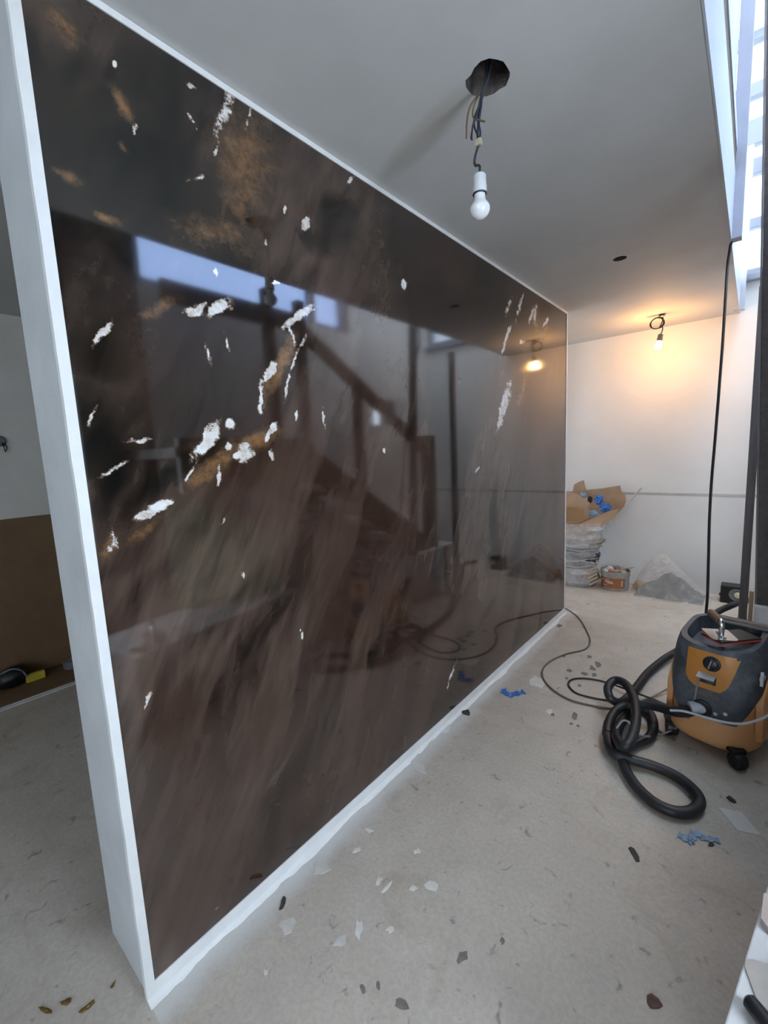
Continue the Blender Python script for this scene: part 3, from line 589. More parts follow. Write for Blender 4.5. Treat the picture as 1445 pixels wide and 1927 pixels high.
# ------------------------------------------------------------------ partition wall and the marble slab
Y0, Y1 = 0.317, 3.80
part = struct('wall_partition', MB().box(-0.28, -0.014, Y0 + 0.008, Y1, 0, ZC), 'partition', 'thick white-filled partition wall that carries the marble slab', 'wall')
def wavy_strip(axis, a0, a1, lo, hi, seed, side, thick=0.017, n=70, amp=0.006):
    """hand-filled white edge strip; one long side straight against the stone, the other uneven"""
    mb = MB(); rings = []
    for i in range(n + 1):
        s = a0 + (a1 - a0) * i / n
        w = amp * (mnoise.noise(Vector((s * 9, seed, 0))) + 0.5 * mnoise.noise(Vector((s * 31, seed, 4))))
        l, h = (lo + w, hi) if side < 0 else (lo, hi + w)
        x0, x1 = -0.0135, -0.0135 + thick + 0.2 * w
        pts = [(x0, l), (x1, l), (x1, h), (x0, h)]
        rings.append([(x, s, q) if axis == 'y' else (x, q, s) for x, q in pts])
    return mb.loft(rings)
frame = thing('trim_3', 'white filler border framing the marble slab on all sides', 'trim', (0, Y0, 0)); frame['kind'] = 'structure'
obj('bottom_strip', wavy_strip('y', Y0, Y1, 0.0, 0.05, 1, 1, n=120, amp=0.0), 'trim', frame, world=True)
obj('near_strip', wavy_strip('z', 0.0, ZC - 0.001, Y0, 0.34, 2, -1, amp=0.0016), 'trim', frame, world=True)
obj('top_strip', wavy_strip('y', 0.34, Y1, 2.493, ZC - 0.001, 3, 1, amp=0.0), 'trim', frame, world=True)
obj('far_strip', wavy_strip('z', 0.05, 2.493, 3.784, Y1 + 0.004, 4, 1, amp=0.003), 'trim', frame, world=True)
foot = MB(); rings = []
for i in range(161):                                               # skim of plaster squeezed out along the foot
    y = Y0 + (Y1 - Y0) * i / 160
    w = 0.016 + 0.016 * mnoise.noise(Vector((y * 5, 2, 0))) + 0.008 * mnoise.noise(Vector((y * 23, 5, 0)))
    rings.append([(-0.01, y, 0.0), (0.004 + max(w, 0.003), y, 0.0), (0.004 + max(w, 0.003) * 0.6, y, 0.004), (-0.01, y, 0.02)])
obj('plaster_foot', foot.loft(rings), 'trim', frame, world=True)

def value_noise(x, y, scale, octaves, seed, gain=0.5):
    """fractal value noise on numpy arrays, about 0..1"""
    rs = np.random.RandomState(seed); out = np.zeros_like(x); amp = 1.0; tot = 0.0; f = scale
    for o in range(octaves):
        g = rs.rand(64, 64); X = x * f + 17.3 * o; Y = y * f + 9.1 * o
        xi = np.floor(X).astype(int); yi = np.floor(Y).astype(int); fx = X - xi; fy = Y - yi
        fx = fx * fx * (3 - 2 * fx); fy = fy * fy * (3 - 2 * fy)
        a = g[xi % 64, yi % 64]; b_ = g[(xi + 1) % 64, yi % 64]; c_ = g[xi % 64, (yi + 1) % 64]; d_ = g[(xi + 1) % 64, (yi + 1) % 64]
        out += amp * ((a * (1 - fx) + b_ * fx) * (1 - fy) + (c_ * (1 - fx) + d_ * fx) * fy); tot += amp; amp *= gain; f *= 2.03
    return out / tot
def marble_panel():
    LU, LV = 3.784 - 0.34, 2.493 - 0.05
    nu, nv = 500, 354
    u, v = np.meshgrid(np.linspace(0, LU, nu), np.linspace(0, LV, nv))
    u = u.ravel(); v = v.ravel()
    def warp(amp, sc, seed):
        return u + amp * (value_noise(u, v, sc, 4, seed) - 0.5), v + amp * (value_noise(u, v, sc, 4, seed + 50) - 0.5)
    def field(lst, amp, sc, seed, grow, keep=0.04):
        big = warp(amp, sc, seed); small = warp(0.035, 12, seed + 9); out = np.zeros_like(u)
        for cx, cy, a, b_, ang, k_ in lst:
            x, y = small if b_ < keep else big                      # small veins keep their place
            c_, s_ = math.cos(ang), math.sin(ang); dx, dy = x - cx, y - cy
            p = (dx * c_ + dy * s_) / (a * grow); q = (-dx * s_ + dy * c_) / (b_ * grow)
            out = np.maximum(out, k_ * (1 - np.sqrt(p * p + q * q)))
        return np.clip(out, 0, 1.5)
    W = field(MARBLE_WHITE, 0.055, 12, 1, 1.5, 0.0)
    R = field(MARBLE_RUST, 0.14, 6, 2, 1.45)
    K = field(MARBLE_BLACK, 0.34, 3.2, 3, 1.45)
    x, y = warp(0.30, 1.8, 4)
    a = math.radians(61); p = x * math.cos(a) + y * math.sin(a); q = -x * math.sin(a) + y * math.cos(a)
    flow = value_noise(p * 0.9 + 20, q * 4.5 + 20, 1.25, 5, 5, 0.55)
    flow = np.clip((flow - 0.5) * 2.1 + 0.44 + 0.04 * u, 0, 1)
    R = np.clip(R, 0, 1.3)
    cloud = np.clip((value_noise(x + 9, y + 9, 1.7, 4, 6) - 0.5) * 1.8 + 0.5, 0, 1)
    up = np.clip((v - 1.25 - 0.42 * u * 0.35) / 0.7, 0, 1) * np.clip((value_noise(x + 5, y + 5, 1.9, 4, 7) - 0.32) * 3.2, 0, 1)
    mb = MB()
    idx = np.arange(nu * nv).reshape(nv, nu)
    vs = [(0.0, float(a_), float(b_)) for a_, b_ in zip(u, v)]
    quads = np.stack([idx[:-1, :-1], idx[:-1, 1:], idx[1:, 1:], idx[1:, :-1]], -1).reshape(-1, 4)
    n0 = len(vs)
    vs += [(-0.0125, a_, b_) for a_, b_ in ((0, 0), (LU, 0), (LU, LV), (0, LV))]
    fs = [tuple(r) for r in quads.tolist()] + [(n0 + 3, n0 + 2, n0 + 1, n0)]
    rim = list(idx[0, :]) , list(idx[:, -1]), list(idx[-1, ::-1]), list(idx[::-1, 0])
    for k, edge_ in enumerate(rim): fs.append(tuple(int(i) for i in reversed(edge_)) + (n0 + k, n0 + (k + 1) % 4))
    me = bpy.data.meshes.new('marble_panel'); me.from_pydata(vs, [], fs)
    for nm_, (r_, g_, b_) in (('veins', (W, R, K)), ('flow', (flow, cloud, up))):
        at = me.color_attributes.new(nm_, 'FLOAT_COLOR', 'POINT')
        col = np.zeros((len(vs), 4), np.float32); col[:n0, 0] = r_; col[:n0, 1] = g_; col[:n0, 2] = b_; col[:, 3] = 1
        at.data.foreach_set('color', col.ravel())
    me.materials.append(MAT['marble'])
    o = bpy.data.objects.new('marble_panel', me); o.location = (0, 0.34, 0.05); C.objects.link(o)
    return tag(o, 'large polished dark brown marble slab with white and rust veins', 'stone panel')
marble_panel()

# ------------------------------------------------------------------ staircase (mostly seen reflected in the slab)
SX0, SX1 = 1.335, 2.20
st = thing('staircase', 'dark timber staircase with plank handrail and landing, beside the vacuum and reflected in the slab', 'staircase', (SX0, 3.9, 0))
def stz(y): return 1.55 - (y - 2.15) * 0.672                        # nosing line
for x in (SX0, SX1 - 0.05):
    poly = [(2.10, 1.60), (2.10, 1.28), (2.32, 1.22), (3.86, 0.22), (3.86, 0.46)]
    obj('stringer', MB().add([(x + dx, y, z) for dx in (0, 0.05) for y, z in poly], [(0, 1, 2, 3, 4), (9, 8, 7, 6, 5)] + [(i, (i + 1) % 5, (i + 1) % 5 + 5, i + 5) for i in range(5)]), 'stairwood', st, world=True)
for i in range(6):
    y = 2.15 + 0.283 * (i + 0.5); z = 1.55 - 0.19 * (i + 1)
    obj('tread', MB().box(SX0 + 0.05, SX1 - 0.05, y - 0.155, y + 0.14, z - 0.04, z), 'stairwood', st, world=True, bevel=0.004)
obj('landing', MB().box(SX0, SX1, 1.20, 2.10, 1.49, 1.55), 'stairwood', st, world=True)
obj('landing_beam', MB().box(SX0, SX0 + 0.05, 1.20, 2.10, 1.28, 1.60), 'stairwood', st, world=True)
obj('handrail', MB().bar((SX0 + 0.02, 2.16, 2.38), (SX0 + 0.02, 3.80, 1.42), 0.04, 0.11), 'stairwood', st, world=True, bevel=0.005)
obj('landing_rail', MB().box(SX0, SX0 + 0.04, 1.20, 2.20, 2.35, 2.47), 'stairwood', st, world=True, bevel=0.005)
for y, z0, z1 in ((1.90, 1.55, 2.58), (2.17, 1.30, 2.56), (2.74, 0.90, 2.05)):
    obj('newel', MB().box(SX0 - 0.012, SX0 + 0.052, y - 0.032, y + 0.032, z0, z1), 'stairwood', st, world=True, bevel=0.004)
obj('newel', MB().box(SX0 - 0.006, SX0 + 0.10, 3.74, 3.86, 0.46, 1.62), 'stairwood', st, world=True, bevel=0.006)
pl = single('stair_plinth', 'pale blue-white plastered block under the foot of the stairs', 'plinth', MB().box(SX0 - 0.02, SX1, 3.872, 4.16, 0, 0.44), 'gypsum', (SX0 + 0.4, 3.95, 0), bevel=0.01)
single('timber_post', 'tall thin grey timber post standing at the foot of the stairs', 'post', MB().box(1.172, 1.222, 3.98, 4.03, 0, 2.44), 'postwood', (1.197, 4.0, 0), bevel=0.003)
up = thing('leaning_board', 'long dark board leaning up into the void along the right edge', 'board', (1.286, 3.37, 0.46))
TL = -0.0385                                                       # it leans a little towards the slab
def lean(x0, x1, y0, y1, z0, z1): return MB().add([(x + TL * z, y, z) for z in (z0, z1) for y in (y0, y1) for x in (x0, x1)], [(0, 2, 3, 1), (4, 5, 7, 6), (0, 1, 5, 4), (2, 6, 7, 3), (0, 4, 6, 2), (1, 3, 7, 5)])
obj('plank', lean(-0.028, 0.036, -0.03, 0.02, 0, 3.3), 'stairwood', up, bevel=0.003)
obj('edge_batten', lean(-0.037, -0.0285, -0.028, 0.0, 0, 3.3), 'postwood', up)
single('plaster_block', 'pale blue-white plaster block under the leaning dark board', 'block', MB().box(1.250, 1.330, 3.30, 3.80, 0, 0.46), 'gypsum', (1.29, 3.55, 0), bevel=0.006)
single('timber_batten', 'short raw timber batten standing between the post and the plinth', 'batten', MB().box(1.226, 1.250, 3.84, 3.88, 0, 0.40), 'batten', (1.238, 3.86, 0), bevel=0.002)

# plasterboard under the stairs
pb = thing('plasterboard_stack', 'stack of white dusty plasterboard in the lower right corner with trowels on it', 'plasterboard', (1.19, 0.78, 0), math.radians(-10))
for i in range(6):
    z0 = i * 0.078
    obj('board', MB().box(0.004 * (i % 3), 0.46 + 0.006 * (i % 2), 0.0 + 0.01 * (i % 2), 1.28 - 0.012 * (i % 3), z0, z0 + (0.078 if i < 5 else 0.08) - 0.003), 'gypsum' if i == 5 else 'gypsum_edge', pb, bevel=0.003)
ZT = 5 * 0.078 + 0.077
gp = [(1.755, 1.27), (1.535, 1.97)]                                  # offcut standing on the stack, turned towards the slab
dn = Vector((gp[1][1] - gp[0][1], gp[0][0] - gp[1][0], 0)).normalized() * 0.0125
vs = []
for s in (Vector((0, 0, 0)), dn):
    for (x, y), zt in zip(gp, (1.22, 0.94)): vs += [Vector((x, y, ZT)) + s, Vector((x + 0.05, y + 0.016, zt)) + s]
single('green_plasterboard', 'green moisture-resistant plasterboard offcut under the stairs, reflected in the slab', 'plasterboard', MB().add(vs, [(0, 1, 3, 2), (4, 6, 7, 5), (0, 2, 6, 4), (1, 5, 7, 3), (0, 4, 5, 1), (2, 3, 7, 6)]), 'green', (1.64, 1.62, ZT))

# ------------------------------------------------------------------ trowels
def trowel(t, L, Wd, steel, straight=False):
    """rectangular plastering trowel lying on its blade; local x along the blade"""
    poly = [(-L / 2, -Wd / 2 + 0.02), (-L / 2 + 0.006, -Wd / 2 + 0.006), (-L / 2 + 0.02, -Wd / 2), (L / 2 - 0.004, -Wd / 2), (L / 2, -Wd / 2 + 0.004), (L / 2, Wd / 2 - 0.004), (L / 2 - 0.004, Wd / 2), (-L / 2 + 0.02, Wd / 2), (-L / 2 + 0.006, Wd / 2 - 0.006), (-L / 2, Wd / 2 - 0.02)]
    obj('blade', MB().slab(poly, 0.0, 0.0025), steel, t)
    obj('spine', MB().box(-L * 0.36, L * 0.20, -0.008, 0.008, 0.0025, 0.010), 'chrome', t, bevel=0.002)
    p = smooth_path([(-L * 0.10, 0, 0.008), (-L * 0.10, 0, 0.030), (-L * 0.085, 0, 0.052), (-L * 0.03, 0, 0.064), (L * 0.03, 0, 0.066)], 0.006)
    obj('neck', MB().tube(p, [0.011 + 0.004 * (i / len(p)) for i in range(len(p))], 10), 'chrome', t, smooth=True)
    M = Matrix.Rotation(PI / 2, 4, 'Y')
    obj('handle', MB().lathe([(0.009, 0), (0.016, 0.006), (0.019, 0.03), (0.0175, 0.07), (0.019, 0.10), (0.015, 0.118), (0.006, 0.122)], (L * 0.02, 0, 0.066), 14, M), 'handle_wood', t, smooth=True)
    return t
q = pb.matrix_basis
t1 = trowel(thing('plastering_trowel', 'used steel plastering trowel on the white board in the lower right corner', 'trowel', (1.376, 0.957, ZT), math.radians(18.6)), 0.28, 0.115, 'steel_dusty')
bt = thing('dark_grip', 'black tool grip below the trowel at the bottom right corner', 'tool', (1.272, 0.845, ZT), math.radians(-42))  # black grip and ferrule in the dark corner below the trowel
obj('grip', MB().lathe([(0.008, -0.05), (0.013, -0.046), (0.015, -0.01), (0.013, 0.03), (0.008, 0.05)], (0, 0, 0.0155), 12, Matrix.Rotation(PI / 2, 4, 'Y')), 'black', bt, smooth=True)
obj('ferrule', MB().lathe([(0.007, 0.05), (0.007, 0.075)], (0, 0, 0.0155), 10, Matrix.Rotation(PI / 2, 4, 'Y')), 'chrome', bt, smooth=True)
tp = Vector((1.300, 1.085, ZT))
single('sanding_board', 'small pinkish board with rounded corners lying on the white plasterboard', 'board',
       MB().slab([(tp.x + a, tp.y + b) for a, b in ((-0.045, -0.02), (-0.03, -0.04), (0.14, 0.0), (0.13, 0.09), (-0.04, 0.05))], ZT, ZT + 0.014), 'pinkish', (tp.x, tp.y, ZT))

# ------------------------------------------------------------------ vacuum cleaner; local x right, y back, z up
VA = math.atan2(-0.215, 0.977)
vac = thing('vacuum_cleaner', 'dusty orange and slate workshop vacuum cleaner with a control knob and socket', 'vacuum cleaner', (1.09, 2.374, 0), VA)
AX, AY, YC = 0.178, 0.215, 0.195
def se(th, s, n=3.0, ax=AX, ay=AY):
    c, k = math.cos(th), math.sin(th)
    return ax * s * math.copysign(abs(c) ** (2 / n), c), YC + ay * s * math.copysign(abs(k) ** (2 / n), k)
NS = 48
def ring(s, zf):
    out = []
    for j in range(NS):
        th = 2 * PI * j / NS; x, y = se(th, s); out.append((x, y, zf(th, x, y) if callable(zf) else zf))
    return out
drum = [ring(0.84, 0.045), ring(0.93, 0.05), ring(1.0, 0.065), ring(1.03, 0.085), ring(1.02, 0.11), ring(0.97, 0.15), ring(0.95, 0.20), ring(0.955, 0.33), ring(0.93, 0.40)]
dr = obj('drum', MB().loft(drum), 'orange', vac, smooth=True, angle=60)
for s in (-1, 1):                                                  # orange fender rising on each flank
    pr = []
    for i in range(9):
        u = i / 8; y = 0.07 + 0.26 * u; z1 = 0.20 + 0.21 * math.sin(PI * min(1, u * 0.75 + 0.12))
        pr.append([(s * (AX * 0.93), y, 0.10), (s * (AX * 1.06), y, 0.12), (s * (AX * 1.055), y, z1 - 0.012), (s * (AX * 1.03), y, z1), (s * (AX * 0.90), y, z1)])
    obj('fender', MB().loft(pr), 'orange', dr, smooth=True, angle=50)
def frontness(th): return max(0.0, -math.sin(th))
def zb(th, x, y): return 0.335 - 0.155 * min(1.0, frontness(th) * 1.15) ** 2.2
def topz(y): return 0.505 + 0.05 * min(1, max(0, (y + 0.02) / 0.30))
def lerp_ring(s, u):
    out = []
    for j in range(NS):
        th = 2 * PI * j / NS; x, y = se(th, s); b_ = zb(th, x, y); t_ = topz(y); out.append((x, y, b_ + (t_ - b_) * u))
    return out
lidr = [lerp_ring(0.96, 0.0), lerp_ring(1.015, 0.01), lerp_ring(1.02, 0.15), lerp_ring(1.0, 0.45), lerp_ring(0.95, 0.75), lerp_ring(0.90, 0.93), lerp_ring(0.86, 1.0), lerp_ring(0.74, 1.0)]
inn = [(x, y, z - 0.075) for x, y, z in lerp_ring(0.70, 1.0)]
lid = obj('motor_head', MB().loft(lidr + [inn], True, True), 'vac_dark', vac, smooth=True, angle=50)
def lid_s(z):
    u = (z - 0.18) / 0.325
    pts = [(0.0, 1.015), (0.15, 1.02), (0.45, 1.0), (0.75, 0.95), (0.93, 0.90), (1.0, 0.86)]
    for (a, sa), (b_, sb) in zip(pts, pts[1:]):
        if u <= b_: return sa + (sb - sa) * max(0, (u - a)) / (b_ - a)
    return 0.86
def front(x, z, off=0.0):
    """point on the front of the motor head"""
    s = lid_s(z); k = min(0.999, abs(x) / (AX * s))
    return Vector((x, YC - AY * s * (1 - k ** 3) ** (1 / 3) - off, z))
def patch(xs0, xs1, z0, z1, nx, nz, off, thick):
    """curved plate on the front face; xs0/xs1 give the left and right limits as functions of z"""
    outer = [[front(xs0(z) + (xs1(z) - xs0(z)) * i / nx, z, off) for i in range(nx + 1)] for z in [z0 + (z1 - z0) * k / nz for k in range(nz + 1)]]
    inner = [[p + Vector((0, thick, 0)) for p in row] for row in outer]
    mb = MB(); W_ = nx + 1
    mb.add([p for r in outer for p in r], [(r * W_ + i, r * W_ + i + 1, (r + 1) * W_ + i + 1, (r + 1) * W_ + i) for r in range(nz) for i in range(nx)])
    o = len(mb.v); mb.add([p for r in inner for p in r], [])
    bd = list(range(W_)) + [r * W_ + nx for r in range(1, nz + 1)] + [nz * W_ + i for i in range(nx - 1, -1, -1)] + [r * W_ for r in range(nz - 1, 0, -1)]
    for a, b_ in zip(bd, bd[1:] + bd[:1]): mb.f.append((a, b_, b_ + o, a + o))
    return mb
pin = lambda z: -0.045 - 0.042 * min(1, max(0, (z - 0.325) / 0.04)) ** 0.5
pout = lambda z: 0.050 + 0.050 * min(1, max(0, (z - 0.325) / 0.175)) ** 0.7 + 0.012 * min(1, max(0, (z - 0.325) / 0.03))
panel = obj('control_panel', patch(pin, pout, 0.325, 0.492, 10, 10, 0.003, 0.012), 'orange_panel', vac, smooth=True)
def disc(name, x, z, prof, m, parent, n=24):
    p = front(x, z, 0.003); M = Matrix.Rotation(PI / 2 - 0.16, 4, 'X')
    return obj(name, MB().lathe(prof, p, n, M), m, parent, smooth=True)
kn = disc('knob', 0.012, 0.445, [(0.034, -0.002), (0.034, 0.003), (0.030, 0.006), (0.027, 0.006), (0.026, 0.016), (0.022, 0.019)], 'black', panel)
p = front(0.012, 0.445, 0.003); M = Matrix.Translation(p) @ Matrix.Rotation(PI / 2 - 0.16, 4, 'X') @ Matrix.Rotation(-0.25, 4, 'Z')
obj('grip', MB().box(-0.0045, 0.0045, -0.022, 0.022, 0.016, 0.030, M), 'vac_dark', panel, bevel=0.002)
obj('pointer_mark', MB().box(-0.0012, 0.0012, -0.016, 0.018, 0.0301, 0.0312, M), 'silver', panel)
sk = obj('socket', patch(lambda z: -0.028, lambda z: 0.034, 0.352, 0.392, 6, 4, 0.006, 0.010), 'black', panel)
disc('socket_ring', 0.010, 0.371, [(0.019, 0.003), (0.019, 0.006), (0.016, 0.007), (0.015, 0.004)], 'vac_dark', panel)
p0 = front(-0.034, 0.394, 0.004); p1 = front(0.034, 0.394, 0.004)
obj('socket_flap', MB().add([p0, p1, p1 + Vector((0.0, -0.038, -0.010)), p0 + Vector((0.0, -0.038, -0.010)), p0 + Vector((0, 0, 0.004)), p1 + Vector((0, 0, 0.004)), p1 + Vector((0.0, -0.038, -0.006)), p0 + Vector((0.0, -0.038, -0.006))],
    [(0, 1, 2, 3), (4, 5, 6, 7), (0, 1, 5, 4), (1, 2, 6, 5), (2, 3, 7, 6), (3, 0, 4, 7)]), 'flap', panel)
obj('inlet_flange', MB().lathe([(0.040, 0.0), (0.040, 0.006), (0.034, 0.010)], front(-0.012, 0.228, 0.0), 24, Matrix.Rotation(PI / 2 + 0.1, 4, 'X')), 'black', vac, smooth=True)
dirv = Vector((-0.74, -0.62, -0.16)).normalized()
obj('hose_inlet', MB().lathe([(0.029, 0.0), (0.030, 0.018), (0.0285, 0.022), (0.0285, 0.050), (0.0255, 0.054)], front(-0.012, 0.228, -0.012), 24, Vector((0, 0, 1)).rotation_difference(dirv).to_matrix().to_4x4()), 'inlet', vac, smooth=True)
# faded lettering curving across the front below the panel
tcv = bpy.data.curves.new('lettering', 'FONT'); tcv.body = 'STARMIX'; tcv.size = 0.026; tcv.align_x = 'CENTER'
tob = bpy.data.objects.new('lettering', tcv); C.objects.link(tob)
bpy.context.view_layer.update()
tme = bpy.data.meshes.new_from_object(tob.evaluated_get(bpy.context.evaluated_depsgraph_get()))
bpy.data.objects.remove(tob)
for v in tme.vertices:
    x, z = v.co.x * 1.05 - 0.005, 0.288 + v.co.y - 0.9 * v.co.x ** 2
    v.co = front(x, z, 0.0022)
tme.materials.append(MAT['faded_print'])
lo = bpy.data.objects.new('lettering', tme); C.objects.link(lo); lo.parent = lid
for x, z, a in ((0.075, 0.235, 0.4), (0.040, 0.222, -0.2)):         # silver clip marks on the apron
    p = front(x, z, 0.002)
    obj('clip_mark', MB().lathe([(0.008, 0), (0.008, 0.002), (0.004, 0.003)], p, 10, Matrix.Rotation(PI / 2, 4, 'X')), 'silver', lid)
cl = se(-0.42, 1.03)
obj('side_latch', MB().box(cl[0] - 0.006, cl[0] + 0.008, cl[1] - 0.012, cl[1] + 0.03, 0.40, 0.415).box(cl[0] - 0.004, cl[0] + 0.008, cl[1] - 0.010, cl[1] + 0.0, 0.375, 0.44), 'silver', lid, bevel=0.002)
def caster(x, y, rz):
    w = thing('x', None, None); bpy.data.objects.remove(w)
    M = Matrix.Translation((x, y, 0.036)) @ Matrix.Rotation(rz, 4, 'Z') @ Matrix.Rotation(PI / 2, 4, 'Y')
    wh = obj('caster', MB().lathe([(0.020, -0.026), (0.032, -0.024), (0.036, -0.016), (0.036, 0.016), (0.032, 0.024), (0.020, 0.026)], (0, 0, 0), 24, M), 'black', vac, smooth=True)
    obj('hub', MB().lathe([(0.024, 0.0255), (0.020, 0.029)], (0, 0, 0), 20, M), 'hose', wh, smooth=True)
    M2 = Matrix.Translation((x, y, 0.036)) @ Matrix.Rotation(rz, 4, 'Z')
    obj('caster_fork', MB().box(-0.030, 0.030, -0.012, 0.040, 0.030, 0.052, M2), 'black', wh, bevel=0.006)
caster(-0.150, 0.035, 0.5); caster(0.128, -0.012, 0.9)
M = Matrix.Rotation(PI / 2, 4, 'Y')
for s in (-1, 1):
    wh = obj('rear_wheel', MB().lathe([(0.03, -0.02), (0.075, -0.018), (0.080, 0), (0.075, 0.018), (0.03, 0.02)], (s * 0.19, 0.36, 0.08), 28, M), 'black', vac, smooth=True)

# things lying in the tray on top of the vacuum: laths, red float, trowel
V = Matrix.Translation((1.09, 2.374, 0)) @ Matrix.Rotation(VA, 4, 'Z')
ZV = 0.5575
for i, (x, y, dz, a) in enumerate(((0.085, 0.30, 0.0, 0.10), (0.080, 0.275, 0.0, 0.03), (0.09, 0.325, 0.0, 0.16), (0.088, 0.295, 0.0095, 0.02))):
    w = V @ Vector((x, y, ZV + dz))
    L = 0.27 - 0.02 * (i % 3)
    lt = thing('timber_lath', ('long grey timber lath', 'middle grey timber lath', 'rear grey timber lath', 'upper grey timber lath')[i] + ' lying across the top of the vacuum cleaner', 'lath', w, VA + a, 'laths on the vacuum cleaner')
    obj('lath', MB().box(-L / 2, L / 2, -0.011, 0.011, 0, 0.0085), 'lath', lt, bevel=0.001)
fl = thing('sponge_float', 'red edged plastering float lying under the trowel on the vacuum', 'float', V @ Vector((0.045, 0.115, 0.541)), VA - 0.55)
obj('backing', MB().box(-0.055, 0.055, -0.10, 0.10, 0.006, 0.014), 'black', fl, bevel=0.003)
obj('foam', MB().box(-0.055, 0.055, -0.10, 0.10, 0.0, 0.006), 'red', fl)
tr = trowel(thing('plastering_trowel', 'clean steel trowel with upright alloy neck and brown handle on the vacuum', 'trowel', V @ Vector((0.012, 0.085, 0.556)), VA + math.radians(125)), 0.13, 0.105, 'steel')
single('cable_plug', 'pale plug half hidden in the tray on the vacuum', 'plug', MB().lathe([(0.004, 0), (0.016, 0.004), (0.017, 0.03), (0.010, 0.045)], V @ Vector((-0.02, 0.13, 0.455)), 14, Matrix.Rotation(1.2, 4, 'Y')), 'black', V @ Vector((-0.02, 0.13, 0.455)), smooth=True)

# ------------------------------------------------------------------ hose and cables
hp = smooth_path(HOSE, 0.0032)
hr = 0.0215
hz = [Vector((p.x, p.y, max(p.z, hr + 0.0005))) for p in hp]
hs = thing('vacuum_hose', 'ribbed black vacuum hose coiled on the floor in front of the vacuum', 'hose', (0.8, 2.3, 0))
obj('ribbed_tube', MB().tube(hz, hr, 12, 0.035), 'hose', hs, world=True, smooth=True, angle=80)
obj('cuff', MB().tube(hz[:26], 0.0245, 16), 'hose', hs, world=True, smooth=True)
k0 = min(range(len(hz)), key=lambda i: (hz[i] - Vector(HOSE[7])).length)
obj('clip_sleeve', MB().tube(hz[k0 - 12:k0 + 16], 0.0245, 16), 'black', hs, world=True, smooth=True)
def cable(name, label, pts, r, m, cat='cable'):
    pth = [Vector((p.x, p.y, max(p.z, r))) for p in smooth_path(pts, 0.012)]
    return single(name, label, cat, MB().tube(pth, r, 8), m, tuple(pth[0]), smooth=True)
cable('extension_cable', 'long dusty cable winding from the wall end across the floor to the hose', CABLE_A, 0.0055, 'cable_dusty')
cable('extension_cable', 'black cable lying in a narrow loop left of the hose coil', CABLE_B, 0.0055, 'cable_black')
cable('tool_cable', 'grey cable plugged into the vacuum socket and drooping to the floor', CABLE_C, 0.0045, 'cable_grey')
cable('power_cable', 'pale grey cable lying across the front of the orange drum', CABLE_D, 0.0055, 'cable_pale')
cable('power_cable', 'tan dusty cable leaving the left side of the vacuum', CABLE_E, 0.0055, 'cable_tan')
cable('hanging_cable', 'black cable hanging from the ceiling edge down behind the vacuum', HANG, 0.0068, 'cable_black')

# ------------------------------------------------------------------ bare bulbs
def wire(name, pts, r, m, parent): return obj(name, MB().tube(smooth_path(pts, 0.006), r, 6), m, parent, world=True, smooth=True)
l1 = thing('bare_bulb_pendant', 'unlit white bulb in a white holder hanging from the broken ceiling hole', 'pendant lamp', (0.525, 1.307, ZC))
HX, HY = 0.525, 1.307
wire('wire', [(0.562, 1.315, 2.60), (0.553, 1.308, 2.52), (0.540, 1.307, 2.475), (0.515, 1.306, 2.435), (0.511, 1.306, 2.41), (0.521, 1.307, 2.38), (0.524, 1.307, 2.365)], 0.0030, 'wire_black', l1)
wire('wire', [(0.570, 1.312, 2.60), (0.560, 1.306, 2.52), (0.541, 1.303, 2.48), (0.536, 1.304, 2.45), (0.527, 1.306, 2.41), (0.530, 1.307, 2.385), (0.527, 1.307, 2.362)], 0.0030, 'wire_blue', l1)
wire('wire', [(0.556, 1.320, 2.60), (0.548, 1.312, 2.515), (0.533, 1.311, 2.48), (0.525, 1.311, 2.45), (0.522, 1.309, 2.41), (0.520, 1.307, 2.362)], 0.0030, 'wire_blue', l1)
wire('wire', [(0.552, 1.318, 2.60), (0.545, 1.312, 2.51), (0.522, 1.309, 2.487), (0.499, 1.305, 2.465), (0.489, 1.303, 2.43), (0.486, 1.302, 2.385)], 0.0026, 'wire_brown', l1)
wire('wire', [(0.550, 1.314, 2.60), (0.545, 1.308, 2.512), (0.527, 1.307, 2.485), (0.509, 1.305, 2.455), (0.510, 1.305, 2.43), (0.530, 1.305, 2.415), (0.546, 1.305, 2.404)], 0.0026, 'wire_green', l1)
wire('wire', [(0.558, 1.310, 2.60), (0.550, 1.304, 2.51), (0.535, 1.302, 2.47), (0.521, 1.302, 2.43), (0.509, 1.302, 2.41), (0.504, 1.302, 2.38), (0.505, 1.302, 2.372)], 0.0028, 'wire_black', l1)
wire('wire', [(0.515, 1.304, 2.42), (0.507, 1.303, 2.405), (0.502, 1.303, 2.385), (0.501, 1.303, 2.377)], 0.0022, 'wire_black', l1)
obj('terminal_block', MB().box(0.514, 0.534, 1.299, 1.315, 2.350, 2.368), 'connector', l1, world=True, bevel=0.003)
wire('wire', [(0.523, 1.307, 2.355), (0.513, 1.306, 2.332), (0.508, 1.306, 2.312), (0.512, 1.307, 2.300), (0.526, 1.307, 2.297), (0.528, 1.307, 2.288), (0.525, 1.307, 2.270)], 0.0024, 'wire_black', l1)
wire('wire', [(0.527, 1.307, 2.355), (0.516, 1.307, 2.333), (0.510, 1.308, 2.313), (0.515, 1.308, 2.302), (0.524, 1.307, 2.299), (0.525, 1.307, 2.286), (0.526, 1.307, 2.270)], 0.0024, 'wire_black', l1)
